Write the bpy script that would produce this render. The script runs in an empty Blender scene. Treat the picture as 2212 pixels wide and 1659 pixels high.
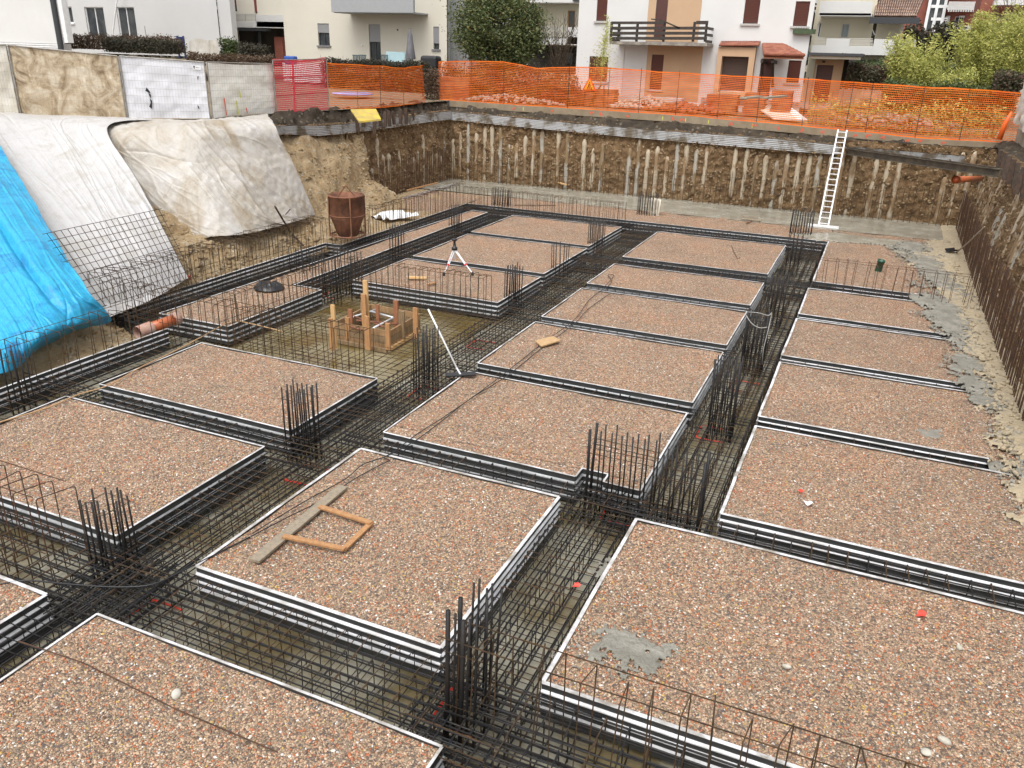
import bpy, math, random
import numpy as np
from mathutils import Vector, Matrix, noise
random.seed(7); rng = np.random.default_rng(7)
R = math.radians
scene = bpy.context.scene
# ------------------------------------------------------------------ camera
HC = 6.5
F, PITCH, ROLL, YAW = 1749.4, 0.38909, 0.028604, 0.407064     # focal length in pixels of a 2212 px wide picture
cp, sp, cr, sr, cyw, syw = math.cos(PITCH), math.sin(PITCH), math.cos(ROLL), math.sin(ROLL), math.cos(YAW), math.sin(YAW)
RZ = Matrix(((cyw, -syw, 0), (syw, cyw, 0), (0, 0, 1)))
_f0 = Vector((0, cp, -sp)); _r0 = Vector((1, 0, 0)); _u0 = Vector((0, sp, cp))
FW = RZ @ _f0; RT = RZ @ (cr * _r0 + sr * _u0); UP = RZ @ (-sr * _r0 + cr * _u0)
cam_d = bpy.data.cameras.new('camera'); cam = bpy.data.objects.new('camera', cam_d); scene.collection.objects.link(cam)
cam_d.sensor_width = 36; cam_d.lens = 36 * F / 2212; cam_d.clip_end = 2000; cam_d.clip_start = .1
M = Matrix((RT, UP, -FW)).transposed().to_4x4(); M.translation = (0, 0, HC); cam.matrix_world = M
scene.camera = cam
# ------------------------------------------------------------------ overcast daylight
SUN_EL, SUN_AZ = 60, 178
w = bpy.data.worlds.new('World'); scene.world = w; w.use_nodes = True
nt = w.node_tree; bg = nt.nodes['Background']; sky = nt.nodes.new('ShaderNodeTexSky'); sky.sky_type = 'NISHITA'
sky.sun_disc = False; sky.sun_elevation = R(SUN_EL); sky.sun_rotation = R(SUN_AZ); sky.dust_density = 4; sky.air_density = 1.2
hs = nt.nodes.new('ShaderNodeHueSaturation'); hs.inputs['Saturation'].default_value = .14
nt.links.new(sky.outputs[0], hs.inputs['Color']); nt.links.new(hs.outputs[0], bg.inputs[0]); bg.inputs[1].default_value = .15
sd = bpy.data.lights.new('sun', 'SUN'); sd.energy = .8; sd.angle = R(40); sd.color = (1, .97, .93)
so = bpy.data.objects.new('sun', sd); scene.collection.objects.link(so)
az = R(SUN_AZ); sdir = Vector((math.sin(az) * math.cos(R(SUN_EL)), math.cos(az) * math.cos(R(SUN_EL)), math.sin(R(SUN_EL))))
so.rotation_euler = sdir.to_track_quat('Z', 'Y').to_euler()
scene.view_settings.view_transform = 'Standard'; scene.view_settings.look = 'None'; scene.view_settings.gamma = 1
scene.view_settings.exposure = 0.85
# ------------------------------------------------------------------ helpers
def ray(px, py): return (px - 1106) / F * RT - (py - 829.5) / F * UP + FW
def at(px, py, z=0):                       # point of height z seen at that pixel
    d = ray(px, py); t = (z - HC) / d.z; return Vector((0, 0, HC)) + d * t
def on(px, py, axis, v):                   # point on the plane x=v (0) or y=v (1)
    d = ray(px, py); o = Vector((0, 0, HC)); t = (v - o[axis]) / d[axis]; return o + d * t
COL = scene.collection.objects
def empty(name, loc=(0, 0, 0), rz=0):
    o = bpy.data.objects.new(name, None); COL.link(o); o.location = loc; o.rotation_euler = (0, 0, rz); o.empty_display_size = .2; return o
def tag(o, label=None, cat=None, group=None, kind=None):
    if label: o['label'] = label
    if cat: o['category'] = cat
    if group: o['group'] = group
    if kind: o['kind'] = kind
    return o
def struct(o): o['kind'] = 'structure'; return o
class MB:
    def __init__(s): s.v = []; s.f = []
    def add(s, vs, fs):
        n = len(s.v); s.v += [tuple(v) for v in vs]; s.f += [tuple(i + n for i in f) for f in fs]; return s
    def box(s, a, b):
        x0, y0, z0 = a; x1, y1, z1 = b
        return s.add([(x0,y0,z0),(x1,y0,z0),(x1,y1,z0),(x0,y1,z0),(x0,y0,z1),(x1,y0,z1),(x1,y1,z1),(x0,y1,z1)],
            [(3,2,1,0),(4,5,6,7),(0,1,5,4),(1,2,6,5),(2,3,7,6),(3,0,4,7)])
    def bar(s, p, q, wd, th, up=(0, 0, 1)):  # rectangular bar p->q
        p = Vector(p); q = Vector(q); d = (q - p).normalized(); u = Vector(up)
        sd_ = d.cross(u)
        if sd_.length < 1e-4: sd_ = d.cross(Vector((1, 0, 0)))
        sd_.normalize(); u = sd_.cross(d).normalized(); a = sd_ * wd / 2; b = u * th / 2
        return s.add([p-a-b, p+a-b, p+a+b, p-a+b, q-a-b, q+a-b, q+a+b, q-a+b],
            [(0,3,2,1),(4,5,6,7),(0,1,5,4),(1,2,6,5),(2,3,7,6),(3,0,4,7)])
    def tube(s, pts, r, n=5, caps=True, closed=False):
        pts = [Vector(p) for p in pts]; m = len(pts); rings = []; prev = None
        for i, p in enumerate(pts):
            if closed: d = pts[(i + 1) % m] - pts[i - 1]
            else: d = pts[min(i + 1, m - 1)] - pts[max(i - 1, 0)]
            d.normalize()
            if prev is None: a = d.orthogonal().normalized()
            else:
                a = prev - d * prev.dot(d); a = a.normalized() if a.length > 1e-5 else d.orthogonal().normalized()
            prev = a; b = d.cross(a); rr = r[i] if isinstance(r, (list, tuple)) else r
            rings.append([p + (a * math.cos(t) + b * math.sin(t)) * rr for t in [2 * math.pi * k / n for k in range(n)]])
        vs = [v for rg in rings for v in rg]; fs = []
        for i in range(m if closed else m - 1):
            j = (i + 1) % m
            for k in range(n): k2 = (k + 1) % n; fs.append((i*n+k, i*n+k2, j*n+k2, j*n+k))
        if caps and not closed: fs += [tuple(range(n))[::-1], tuple((m-1)*n + k for k in range(n))]
        return s.add(vs, fs)
    def lathe(s, prof, n=24, c=(0, 0, 0)):
        vs = []; fs = []; m = len(prof)
        for r_, z in prof:
            for k in range(n): t = 2*math.pi*k/n; vs.append((c[0]+r_*math.cos(t), c[1]+r_*math.sin(t), c[2]+z))
        for i in range(m-1):
            for k in range(n): k2 = (k+1) % n; fs.append((i*n+k, i*n+k2, (i+1)*n+k2, (i+1)*n+k))
        return s.add(vs, fs)
    def grid(s, fn, nu, nv):
        vs = [fn(i / nu, j / nv) for j in range(nv + 1) for i in range(nu + 1)]; W = nu + 1
        return s.add(vs, [(j*W+i, j*W+i+1, (j+1)*W+i+1, (j+1)*W+i) for j in range(nv) for i in range(nu)])
    def mesh(s, name, m, smooth=False):
        me = bpy.data.meshes.new(name); me.from_pydata(s.v, [], s.f)
        for mm in (m if isinstance(m, (list, tuple)) else [m]): me.materials.append(mm)
        if smooth: me.polygons.foreach_set('use_smooth', [True] * len(me.polygons))
        me.update(); return me
    def build(s, name, m, parent=None, smooth=False):
        return inst(name, s.mesh(name, m, smooth), parent)
def inst(name, me, parent=None, loc=None, rot=None, scale=None):
    o = bpy.data.objects.new(name, me); COL.link(o)
    if parent: o.parent = parent
    if loc is not None: o.location = loc
    if rot is not None: o.rotation_euler = rot
    if scale is not None: o.scale = scale
    return o
def nz(x, y, z=0, s=1.): return noise.noise(Vector((x * s, y * s, z * s)))
def arc(ps, r=.04, k=3):                    # round the corners of an open polyline
    ps = [Vector(p) for p in ps]; out = [ps[0]]
    for i in range(1, len(ps) - 1):
        a = (ps[i-1] - ps[i]).normalized() * r; b = (ps[i+1] - ps[i]).normalized() * r
        for j in range(k + 1):
            t = j / k; out.append(ps[i] + a * (1-t)**2 + b * t**2)
    out.append(ps[-1]); return out
# ------------------------------------------------------------------ materials
def newmat(name):
    m = bpy.data.materials.new(name); m.use_nodes = True; return m, m.node_tree, m.node_tree.nodes['Principled BSDF']
def rampnode(t, stops, interp='LINEAR'):
    r = t.nodes.new('ShaderNodeValToRGB'); r.color_ramp.interpolation = interp; e = r.color_ramp.elements
    while len(e) < len(stops): e.new(.5)
    for i, (p, c) in enumerate(stops): e[i].position = p; e[i].color = (*c, 1) if len(c) == 3 else c
    return r
def posnode(t, sc=(1, 1, 1)):
    g = t.nodes.new('ShaderNodeNewGeometry'); mp = t.nodes.new('ShaderNodeMapping'); mp.inputs['Scale'].default_value = sc
    t.links.new(g.outputs['Position'], mp.inputs['Vector']); return mp.outputs[0]
def noisenode(t, vec, scale, detail=4, rough=.6, dist=0):
    n = t.nodes.new('ShaderNodeTexNoise'); n.inputs['Scale'].default_value = scale; n.inputs['Detail'].default_value = detail
    n.inputs['Roughness'].default_value = rough; n.inputs['Distortion'].default_value = dist; t.links.new(vec, n.inputs['Vector']); return n.outputs[0]
def bumpnode(t, h, strength, dist, normal=None):
    b = t.nodes.new('ShaderNodeBump'); b.inputs['Strength'].default_value = strength; b.inputs['Distance'].default_value = dist
    t.links.new(h, b.inputs['Height'])
    if normal: t.links.new(normal, b.inputs['Normal'])
    return b.outputs[0]
def mixc(t, fac, a, b):
    m = t.nodes.new('ShaderNodeMix'); m.data_type = 'RGBA'
    if isinstance(fac, float): m.inputs[0].default_value = fac
    else: t.links.new(fac, m.inputs[0])
    for i, x in ((6, a), (7, b)):
        if isinstance(x, tuple): m.inputs[i].default_value = (*x, 1)
        else: t.links.new(x, m.inputs[i])
    return m.outputs[2]
def mat(name, c, c2=None, scale=4, rough=.7, metal=0, bump=0, bscale=None, lo=.35, hi=.65, sc=(1,1,1), rough2=None, detail=5, bdist=.02, spec=.5):
    m, t, b = newmat(name); b.inputs['Base Color'].default_value = (*c, 1); b.inputs['Roughness'].default_value = rough; b.inputs['Metallic'].default_value = metal
    b.inputs['Specular IOR Level'].default_value = spec
    p = posnode(t, sc)
    if c2:
        n = noisenode(t, p, scale, detail); r = rampnode(t, [(lo, c), (hi, c2)]); t.links.new(n, r.inputs[0]); t.links.new(r.outputs[0], b.inputs['Base Color'])
        if rough2 is not None:
            r2 = rampnode(t, [(lo, (rough,)*3), (hi, (rough2,)*3)]); t.links.new(n, r2.inputs[0]); t.links.new(r2.outputs[0], b.inputs['Roughness'])
    if bump:
        t.links.new(bumpnode(t, noisenode(t, p, bscale or scale * 5, 6), bump, bdist), b.inputs['Normal'])
    return m
STONES = [(0, (.34,.24,.155)), (.13, (.44,.15,.065)), (.20, (.29,.215,.145)), (.33, (.48,.345,.235)), (.46, (.16,.105,.075)), (.55, (.37,.245,.16)),
          (.66, (.47,.27,.165)), (.75, (.22,.165,.125)), (.83, (.54,.41,.29)), (.925, (.11,.095,.09)), (.962, (.70,.67,.62)), (.986, (.52,.35,.10))]
def gravel_mat():
    m, t, b = newmat('gravel'); p = posnode(t)
    # warp a little so the cells are uneven stones
    v = t.nodes.new('ShaderNodeTexVoronoi'); v.inputs['Scale'].default_value = 36; v.inputs['Randomness'].default_value = 1; t.links.new(p, v.inputs['Vector'])
    ve = t.nodes.new('ShaderNodeTexVoronoi'); ve.feature = 'DISTANCE_TO_EDGE'; ve.inputs['Scale'].default_value = 36; t.links.new(p, ve.inputs['Vector'])
    sep = t.nodes.new('ShaderNodeSeparateColor'); t.links.new(v.outputs['Color'], sep.inputs[0])
    r = rampnode(t, STONES, 'CONSTANT'); t.links.new(sep.outputs[0], r.inputs[0])
    big = noisenode(t, p, .55, 4); rb = rampnode(t, [(.32, (.84,.86,.88)), (.5, (1,1,1)), (.68, (1.10,1.0,.94))]); t.links.new(big, rb.inputs[0])
    mm = t.nodes.new('ShaderNodeMix'); mm.data_type = 'RGBA'; mm.blend_type = 'MULTIPLY'; mm.inputs[0].default_value = 1
    t.links.new(r.outputs[0], mm.inputs[6]); t.links.new(rb.outputs[0], mm.inputs[7])
    gap = rampnode(t, [(0, (0,0,0)), (.10, (1,1,1))]); t.links.new(ve.outputs['Distance'], gap.inputs[0])
    c = mixc(t, gap.outputs[0], (.085,.058,.04), mm.outputs[2]); t.links.new(c, b.inputs['Base Color'])
    hgt = rampnode(t, [(0, (0,0,0)), (.12, (.6,.6,.6)), (.35, (1,1,1))]); t.links.new(ve.outputs['Distance'], hgt.inputs[0])
    t.links.new(bumpnode(t, hgt.outputs[0], .75, .014, bumpnode(t, sep.outputs[1], .3, .01)), b.inputs['Normal'])
    b.inputs['Roughness'].default_value = .55; b.inputs['Specular IOR Level'].default_value = .35
    return m
def stone_mat():
    m, t, b = newmat('loose_stone'); g = t.nodes.new('ShaderNodeNewGeometry'); r = rampnode(t, STONES, 'CONSTANT')
    t.links.new(g.outputs['Random Per Island'], r.inputs[0]); t.links.new(r.outputs[0], b.inputs['Base Color']); b.inputs['Roughness'].default_value = .5
    return m
def soil_mat(name, c1, c2, c3, bump=.8, vs=7, stone=(.33,.27,.19)):
    m, t, b = newmat(name); p = posnode(t)
    n = noisenode(t, p, 1.6, 8, .7); r = rampnode(t, [(.3, c1), (.5, c2), (.7, c3)]); t.links.new(n, r.inputs[0])
    v = t.nodes.new('ShaderNodeTexVoronoi'); v.inputs['Scale'].default_value = vs; t.links.new(p, v.inputs['Vector'])
    sep = t.nodes.new('ShaderNodeSeparateColor'); t.links.new(v.outputs['Color'], sep.inputs[0])
    st = rampnode(t, [(.70, (0,0,0)), (.72, (1,1,1))], 'CONSTANT'); t.links.new(sep.outputs[0], st.inputs[0])
    dd = rampnode(t, [(.25, (1,1,1)), (.42, (0,0,0))]); t.links.new(v.outputs['Distance'], dd.inputs[0])
    mu = t.nodes.new('ShaderNodeMath'); mu.operation = 'MULTIPLY'; t.links.new(st.outputs[0], mu.inputs[0]); t.links.new(dd.outputs[0], mu.inputs[1])
    c = mixc(t, mu.outputs[0], r.outputs[0], stone)
    f = noisenode(t, p, 14, 8, .75); rf = rampnode(t, [(.3, (.72,.72,.72)), (.7, (1.2,1.2,1.2))]); t.links.new(f, rf.inputs[0])
    mm = t.nodes.new('ShaderNodeMix'); mm.data_type = 'RGBA'; mm.blend_type = 'MULTIPLY'; mm.inputs[0].default_value = 1
    t.links.new(c, mm.inputs[6]); t.links.new(rf.outputs[0], mm.inputs[7]); t.links.new(mm.outputs[2], b.inputs['Base Color'])
    n1 = bumpnode(t, mu.outputs[0], .7, .05); t.links.new(bumpnode(t, f, bump, .12, n1), b.inputs['Normal']); b.inputs['Roughness'].default_value = .8
    return m
def wood(name, c, c2): return mat(name, c, c2, scale=3, rough=.65, bump=.3, bscale=30, sc=(6,6,1.2))
MG = gravel_mat(); MST = stone_mat()
M_FLOOR = mat('lean_concrete', (.31,.29,.225), (.17,.135,.07), scale=.8, rough=.5, rough2=.14, bump=.15, bscale=9, lo=.42, hi=.60)
M_PITF = mat('wet_pit_concrete', (.25,.215,.13), (.135,.095,.03), scale=.55, rough=.4, rough2=.06, bump=.08, bscale=6, lo=.38, hi=.58)
M_LEDGE = mat('wet_screed', (.31,.295,.245), (.25,.23,.18), scale=1.2, rough=.32, rough2=.12, bump=.1, bscale=8)
M_DIRT = soil_mat('wet_tan_dirt', (.33,.265,.17), (.40,.325,.215), (.29,.255,.19), bump=.35, vs=9, stone=(.4,.35,.27))
M_SLOPE = soil_mat('loose_dirt', (.29,.185,.085), (.39,.28,.155), (.46,.36,.23), vs=8, stone=(.50,.44,.34))
M_WALL = soil_mat('gravelly_soil', (.115,.062,.024), (.215,.128,.058), (.29,.19,.095), bump=1, vs=7, stone=(.46,.35,.20))
M_TOPSOIL = soil_mat('dark_topsoil', (.022,.017,.011), (.05,.035,.02), (.10,.072,.042), vs=5, stone=(.17,.14,.10))
M_PILE = mat('pile_grout', (.40,.335,.245), (.23,.15,.08), scale=1.6, rough=.8, bump=.6, bscale=14, lo=.47, hi=.56, sc=(1.5,1.5,.8))
M_PILE2 = mat('pile_grey', (.34,.315,.265), (.20,.135,.07), scale=1.4, rough=.7, bump=.6, bscale=14, lo=.48, hi=.56, sc=(1.5,1.5,.8))
M_CONC = mat('curb_concrete', (.27,.215,.145), (.20,.15,.095), scale=2, rough=.8, bump=.3, bscale=20)
M_SLUSH = mat('wet_cement', (.27,.255,.215), (.17,.16,.13), scale=3, rough=.55, bump=1, bscale=16, bdist=.03)
M_FORM = mat('black_form_sheet', (.028,.030,.031), (.045,.045,.043), scale=3, rough=.5, bump=.05)
M_RIB = mat('silver_rib', (.62,.62,.64), (.38,.37,.35), scale=2.2, rough=.38, lo=.42, hi=.66)
M_RIBG = mat('grey_rib', (.44,.45,.46), (.22,.22,.22), scale=3, rough=.42)
M_RIM = mat('pale_rim', (.62,.62,.63), (.26,.235,.20), scale=2.6, rough=.45, lo=.44, hi=.64)
M_BAR = mat('dark_rebar', (.010,.011,.013), (.024,.020,.017), scale=8, rough=.5, spec=.3)
M_RUST = mat('rusty_rebar', (.085,.048,.022), (.034,.024,.016), scale=5, rough=.65, spec=.3)
M_RUST2 = mat('brown_rebar', (.095,.042,.020), (.045,.026,.016), scale=6, rough=.75)
M_RED = mat('red_paint', (.75,.06,.035), (.55,.05,.03), scale=9, rough=.5)
M_WOOD = wood('grey_wood', (.30,.245,.175), (.21,.175,.13)); M_WOODO = wood('orange_wood', (.44,.235,.10), (.33,.165,.07)); M_WOODY = wood('fresh_wood', (.62,.40,.19), (.52,.31,.13))
M_WOODB = wood('form_board', (.27,.185,.10), (.16,.105,.055)); M_WOODB2 = wood('worn_form_board', (.36,.22,.11), (.22,.13,.06)); M_WOODR = wood('red_brown_wood', (.34,.14,.07), (.24,.10,.05))
M_BLACK = mat('black_rubber', (.014,.014,.016), rough=.4); M_WHITE = mat('white_paint', (.78,.78,.78), (.66,.66,.66), rough=.45)
M_ALU = mat('bare_aluminium', (.72,.73,.75), rough=.3, metal=.5); M_PVC = mat('orange_pvc', (.50,.13,.045), (.42,.12,.05), rough=.35)
M_PVCD = mat('dusty_pvc', (.46,.33,.28), (.38,.2,.14), rough=.7); M_GREEN = mat('green_pvc', (.018,.075,.045), rough=.4)
M_RUSTY = mat('rusted_steel', (.23,.095,.05), (.10,.045,.028), scale=2.6, rough=.8, bump=.4, bscale=20, lo=.4, hi=.62)
M_RUSTB = mat('burnt_rust', (.24,.105,.05), (.12,.055,.03), scale=3, rough=.85, bump=.3, bscale=20)
# ------------------------------------------------------------------ plan of the pit (metres)
PADS = {  # name: (x0, x1, y0, y1)
 'M0': (-7.78,-2.99,-1.0,5.42), 'M1': (-7.43,-3.70,6.70,10.60), 'M2': (-7.42,-2.60,11.68,14.78), 'M3': (-7.47,-2.62,15.35,18.74), 'M4': (-7.50,-2.64,19.28,22.45),
 'M5': (-7.54,-2.65,23.10,25.88), 'M6': (-7.60,-2.70,27.07,32.0),
 'R1': (-2.42,6.4,6.69,10.52), 'R2': (-1.28,6.3,11.25,14.80), 'R3': (-1.29,3.6,15.30,18.70), 'R4': (-1.31,3.6,19.20,22.45), 'R5': (-1.31,3.6,22.95,25.95),
 'P1': (-13.80,-8.95,6.77,9.90), 'P2': (-13.76,-8.95,10.64,13.50), 'P3': (-16.32,-14.07,14.72,18.55), 'P4': (-13.90,-9.06,19.87,23.06), 'P5': (-13.92,-9.12,23.49,27.63), 'P6': (-14.0,-9.18,28.05,32.10),
 'Q': (-15.0,-8.66,-1.0,5.41)}
# ------------------------------------------------------------------ setting: floors and ground
def sheet(name, rects, m, z, step=.5, amp=0., seed=0):
    mb = MB()
    for x0, x1, y0, y1 in rects:
        nu = max(1, int((x1-x0)/step)); nv = max(1, int((y1-y0)/step))
        def fn(u, v, x0=x0, x1=x1, y0=y0, y1=y1):
            x = x0+(x1-x0)*u; y = y0+(y1-y0)*v; e = 0 if (u in (0, 1) or v in (0, 1)) else 1
            return (x, y, z + amp * e * (nz(x, y, seed, .8) + .5 * nz(x, y, seed, 3)))
        mb.grid(fn, nu, nv)
    return mb.build(name, m, smooth=amp > 0)
ZF = -.56
struct(sheet('trench_floor', [(-17.9, 6.5, -1.2, 33.75)], M_FLOOR, ZF, .4, .015, 3))
struct(sheet('wet_pit_floor', [(-13.95, -9.1, 13.62, 19.75)], M_PITF, ZF + .03, .4, .006, 5))
M_BLK = mat('gravel_body', (.16,.12,.08), rough=.9)
APRON = [(-21.3, -1.29, 33.66, 40.4), (-20.9, -17.2, 28.0, 33.66), (-1.27, 4.2, 26.92, 40.4)]
# gravel beds: one uncountable mass
GR = [(a+.012, b-.012, c+.012, d-.012) for a, b, c, d in PADS.values()]
GR += [(-7.41, -3.73, 11.37, 11.68), (-3.2, -2.62, 11.40, 11.68), (-16.05, -15.22, 18.6, 32.1)]
GR += [(-17.0, -1.29, 33.68, 36.6), (-20.2, -17.1, 31.0, 36.0), (-1.27, 2.9, 26.94, 36.4)]
def gravel_z(x, y): return -.026 + .024 * nz(x, y, 1, .9) + .020 * nz(x, y, 4, 2.6)
mb = MB()
for x0, x1, y0, y1 in GR:
    nu = max(1, int((x1-x0)/.2)); nv = max(1, int((y1-y0)/.2))
    mb.grid(lambda u, v: (x0+(x1-x0)*u, y0+(y1-y0)*v, gravel_z(x0+(x1-x0)*u, y0+(y1-y0)*v)), nu, nv)
gravel = mb.build('gravel', MG, smooth=True); tag(gravel, 'reddish brown washed gravel filling the beds between the trenches', 'gravel', kind='stuff')
# loose stones lying proud of the gravel, part of the same mass
ico_v = []; ph = (1 + 5 ** .5) / 2
for a, b in ((-1, ph), (1, ph), (-1, -ph), (1, -ph)): ico_v.append((a, b, 0))
for a, b in ((-1, ph), (1, ph), (-1, -ph), (1, -ph)): ico_v.append((0, a, b))
for a, b in ((ph, -1), (ph, 1), (-ph, -1), (-ph, 1)): ico_v.append((a, 0, b))
ico_v = np.array(ico_v) / math.hypot(1, ph)
ico_f = np.array([(0,11,5),(0,5,1),(0,1,7),(0,7,10),(0,10,11),(1,5,9),(5,11,4),(11,10,2),(10,7,6),(7,1,8),(3,9,4),(3,4,2),(3,2,6),(3,6,8),(3,8,9),(4,9,5),(2,4,11),(6,2,10),(8,6,7),(9,8,1)])
def stones_mesh(name, pts, sizes, m, flat=.55):
    n = len(pts); V = np.repeat(ico_v[None], n, 0) * rng.uniform(.75, 1.25, (n, 12, 1))
    V = V * np.stack([rng.uniform(.7, 1.5, n), rng.uniform(.7, 1.1, n), np.full(n, flat)], 1)[:, None, :] * sizes[:, None, None]
    a = rng.uniform(0, 6.28, n); c, s_ = np.cos(a), np.sin(a)
    x = V[..., 0] * c[:, None] - V[..., 1] * s_[:, None]; y = V[..., 0] * s_[:, None] + V[..., 1] * c[:, None]
    tl = rng.uniform(-.5, .5, n)[:, None]
    P = np.stack([x, y, V[..., 2] + tl * x], -1) + pts[:, None, :]
    fcs = (ico_f[None] + (np.arange(n) * 12)[:, None, None]).reshape(-1, 3)
    me = bpy.data.meshes.new(name); me.vertices.add(n * 12); me.vertices.foreach_set('co', P.reshape(-1).astype(np.float32))
    me.loops.add(len(fcs) * 3); me.loops.foreach_set('vertex_index', fcs.reshape(-1).astype(np.int32))
    me.polygons.add(len(fcs)); me.polygons.foreach_set('loop_start', np.arange(0, len(fcs) * 3, 3, dtype=np.int32)); me.polygons.foreach_set('loop_total', np.full(len(fcs), 3, dtype=np.int32))
    me.materials.append(m); me.update(calc_edges=True); me.validate(); return me
SP = []; SS = []
for x0, x1, y0, y1 in GR:
    y0 = max(y0, 2.6)
    if y1 < y0: continue
    area = (x1-x0)*(y1-y0); yc = (y0+y1)/2; dens = 1000 if yc < 8 else 620 if yc < 12 else 300 if yc < 19 else 110
    for _ in range(int(area * dens)):
        x = random.uniform(x0+.02, x1-.02); y = random.uniform(y0+.02, y1-.02); s_ = random.choice((.009, .011, .013, .017)) * (1.25 if random.random() < .06 else 1)
        SP.append((x, y, gravel_z(x, y) + s_ * .12)); SS.append(s_)
o = inst('loose_stones', stones_mesh('loose_stones', np.array(SP), np.array(SS), MST), gravel); o['kind'] = 'stuff'
# pit floor along the right wall, far ledge and left foot of the slope
def side_col(u, v): pass
def floor_patch(name, rects, m, z, amp, step=.3, seed=0): return struct(sheet(name, rects, m, z, step, amp, seed))
floor_patch('dirt_floor', [(2.9, 4.4, 26.94, 40.5)], M_DIRT, -.03, .05, .25, 8)
floor_patch('dirt_fill', [(2.7, 4.2, a_, b_) for a_, b_ in ((14.7, 15.4), (18.6, 19.3), (22.35, 23.05), (25.85, 26.98))], M_SLUSH, -.035, .03, .12, 8)
floor_patch('concrete_ledge', [(-21.4, 2.9, 36.3, 40.6)], M_LEDGE, -.012, .02, .4, 9)
floor_patch('dirt_foot', [(-21.2, -17.0, 23.9, 36.3)], M_SLOPE, -.05, .10, .25, 10)
def spill(name, px, m, z=0., h=.03, label=None, cat=None, rough=.25, seed=0, kind=None, group=None, cell=.045):
    """ragged patch inside a pixel outline laid on the plane of height z: grid cells kept where an edge distance plus noise is positive"""
    P = np.array([tuple(at(*q, z))[:2] for q in px]); x0, y0 = P.min(0) - rough; x1, y1 = P.max(0) + rough
    nx, ny = int((x1-x0)/cell)+1, int((y1-y0)/cell)+1; X, Y = np.meshgrid(x0 + np.arange(nx)*cell, y0 + np.arange(ny)*cell)
    ins = np.zeros(X.shape, bool); dm = np.full(X.shape, 1e9)
    for k in range(len(P)):
        a, b = P[k], P[(k+1) % len(P)]; c_ = ((a[1] > Y) != (b[1] > Y)) & (X < (b[0]-a[0])*(Y-a[1])/((b[1]-a[1]) or 1e-9) + a[0]); ins ^= c_
        d = b-a; t = np.clip(((X-a[0])*d[0]+(Y-a[1])*d[1])/(d@d), 0, 1); dm = np.minimum(dm, np.hypot(X-a[0]-t*d[0], Y-a[1]-t*d[1]))
    S = np.where(ins, dm, -dm); near = S > -rough; N = np.zeros(X.shape)
    for j, i in zip(*np.nonzero(near)): N[j, i] = nz(X[j, i], Y[j, i], seed, 1.3) + .6*nz(X[j, i], Y[j, i], seed, 4) + .8*nz(X[j, i], Y[j, i], seed, 9) + .9*nz(X[j, i], Y[j, i], seed, 22)
    V = S + rough * N; keep = V > 0; K_ = keep[:-1,:-1] & keep[1:,:-1] & keep[:-1,1:] & keep[1:,1:]; idx = -np.ones(X.shape, int); used = np.zeros(X.shape, bool)
    for dj in (0,1):
        for di in (0,1): used[dj:ny-1+dj, di:nx-1+di] |= K_
    idx[used] = np.arange(used.sum()); c = P.mean(0)
    Z = z - .030 + h*np.clip(V/.3, 0, 1) + .12*h*N; vs = [(X[j,i]-c[0], Y[j,i]-c[1], Z[j,i]) for j, i in zip(*np.nonzero(used))]
    fs = [(idx[j,i], idx[j,i+1], idx[j+1,i+1], idx[j+1,i]) for j, i in zip(*np.nonzero(K_))]
    o = MB().add(vs, [tuple(int(q) for q in f) for f in fs]).build(name, m, smooth=True); o.location = (c[0], c[1], 0)
    if label: tag(o, label, cat, group)
    if kind: o['kind'] = kind
    return o
# dirt strip beside the right wall and grey slush over its edge (follows the wavy boundary of the gravel)
spill('dirt_floor', [(2260,1240),(2190,1100),(2135,960),(2100,840),(2050,730),(2020,640),(1960,560),(1990,520),(2120,520),(2300,600),(2420,900),(2420,1200)], M_DIRT, 0.0, .06, rough=.5, seed=3, kind='structure', cell=.045)
spill('cement_slush', [(2225,1090),(2168,1010),(2108,930),(2085,845),(2040,760),(2010,680),(1975,640),(1990,600),(1950,560),(1930,525),(1990,520),(2040,560),(2075,640),(2090,700),(2125,790),(2165,880),(2215,960),(2290,1060)], M_SLUSH, .02, .055, 'grey wet cement slush along the edge of the gravel by the right wall', 'cement slush', rough=.65, seed=5, kind='stuff', cell=.03)
spill('cement_slush', [(1700,505),(1800,500),(1950,520),(2050,525),(2060,560),(1960,555),(1900,530),(1800,525)], M_LEDGE, .0, .035, rough=.4, seed=6, kind='structure').name = 'screed_tongue'
spill('cement_slush', [(1965,628),(1990,640),(2040,650),(2050,662),(1990,660),(1960,645)], M_SLUSH, .04, .07, 'small grey cement lump over the end of the far formwork strip', 'cement lump', rough=.2, seed=7)
spill('cement_spill', [(1290,1345),(1340,1330),(1370,1365),(1420,1385),(1455,1380),(1470,1405),(1440,1430),(1380,1450),(1340,1438),(1280,1430),(1265,1400)], M_SLUSH, 0., .035, 'large grey wet cement spill on the gravel in the foreground, right of the trench', 'cement spill', rough=.5, seed=11, cell=.025)
spill('cement_spill', [(1505,1460),(1540,1462),(1548,1490),(1530,1500),(1510,1488)], M_SLUSH, 0., .012, 'small grey cement splash right of the large spill in the foreground', 'cement spill', rough=.22, seed=12, cell=.025)
spill('cement_spill', [(1945,1060),(1995,1035),(2005,1055),(1970,1070),(1930,1085)], M_SLUSH, 0., .015, 'thin grey cement smear beside the white paper scrap on the right gravel', 'cement spill', rough=.22, seed=13, cell=.025)
spill('cement_spill', [(1985,925),(2030,930),(2045,950),(2015,960),(1995,950)], M_SLUSH, 0., .012, 'grey cement patch in the middle of the right gravel bed', 'cement spill', rough=.22, seed=14, cell=.025)
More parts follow.
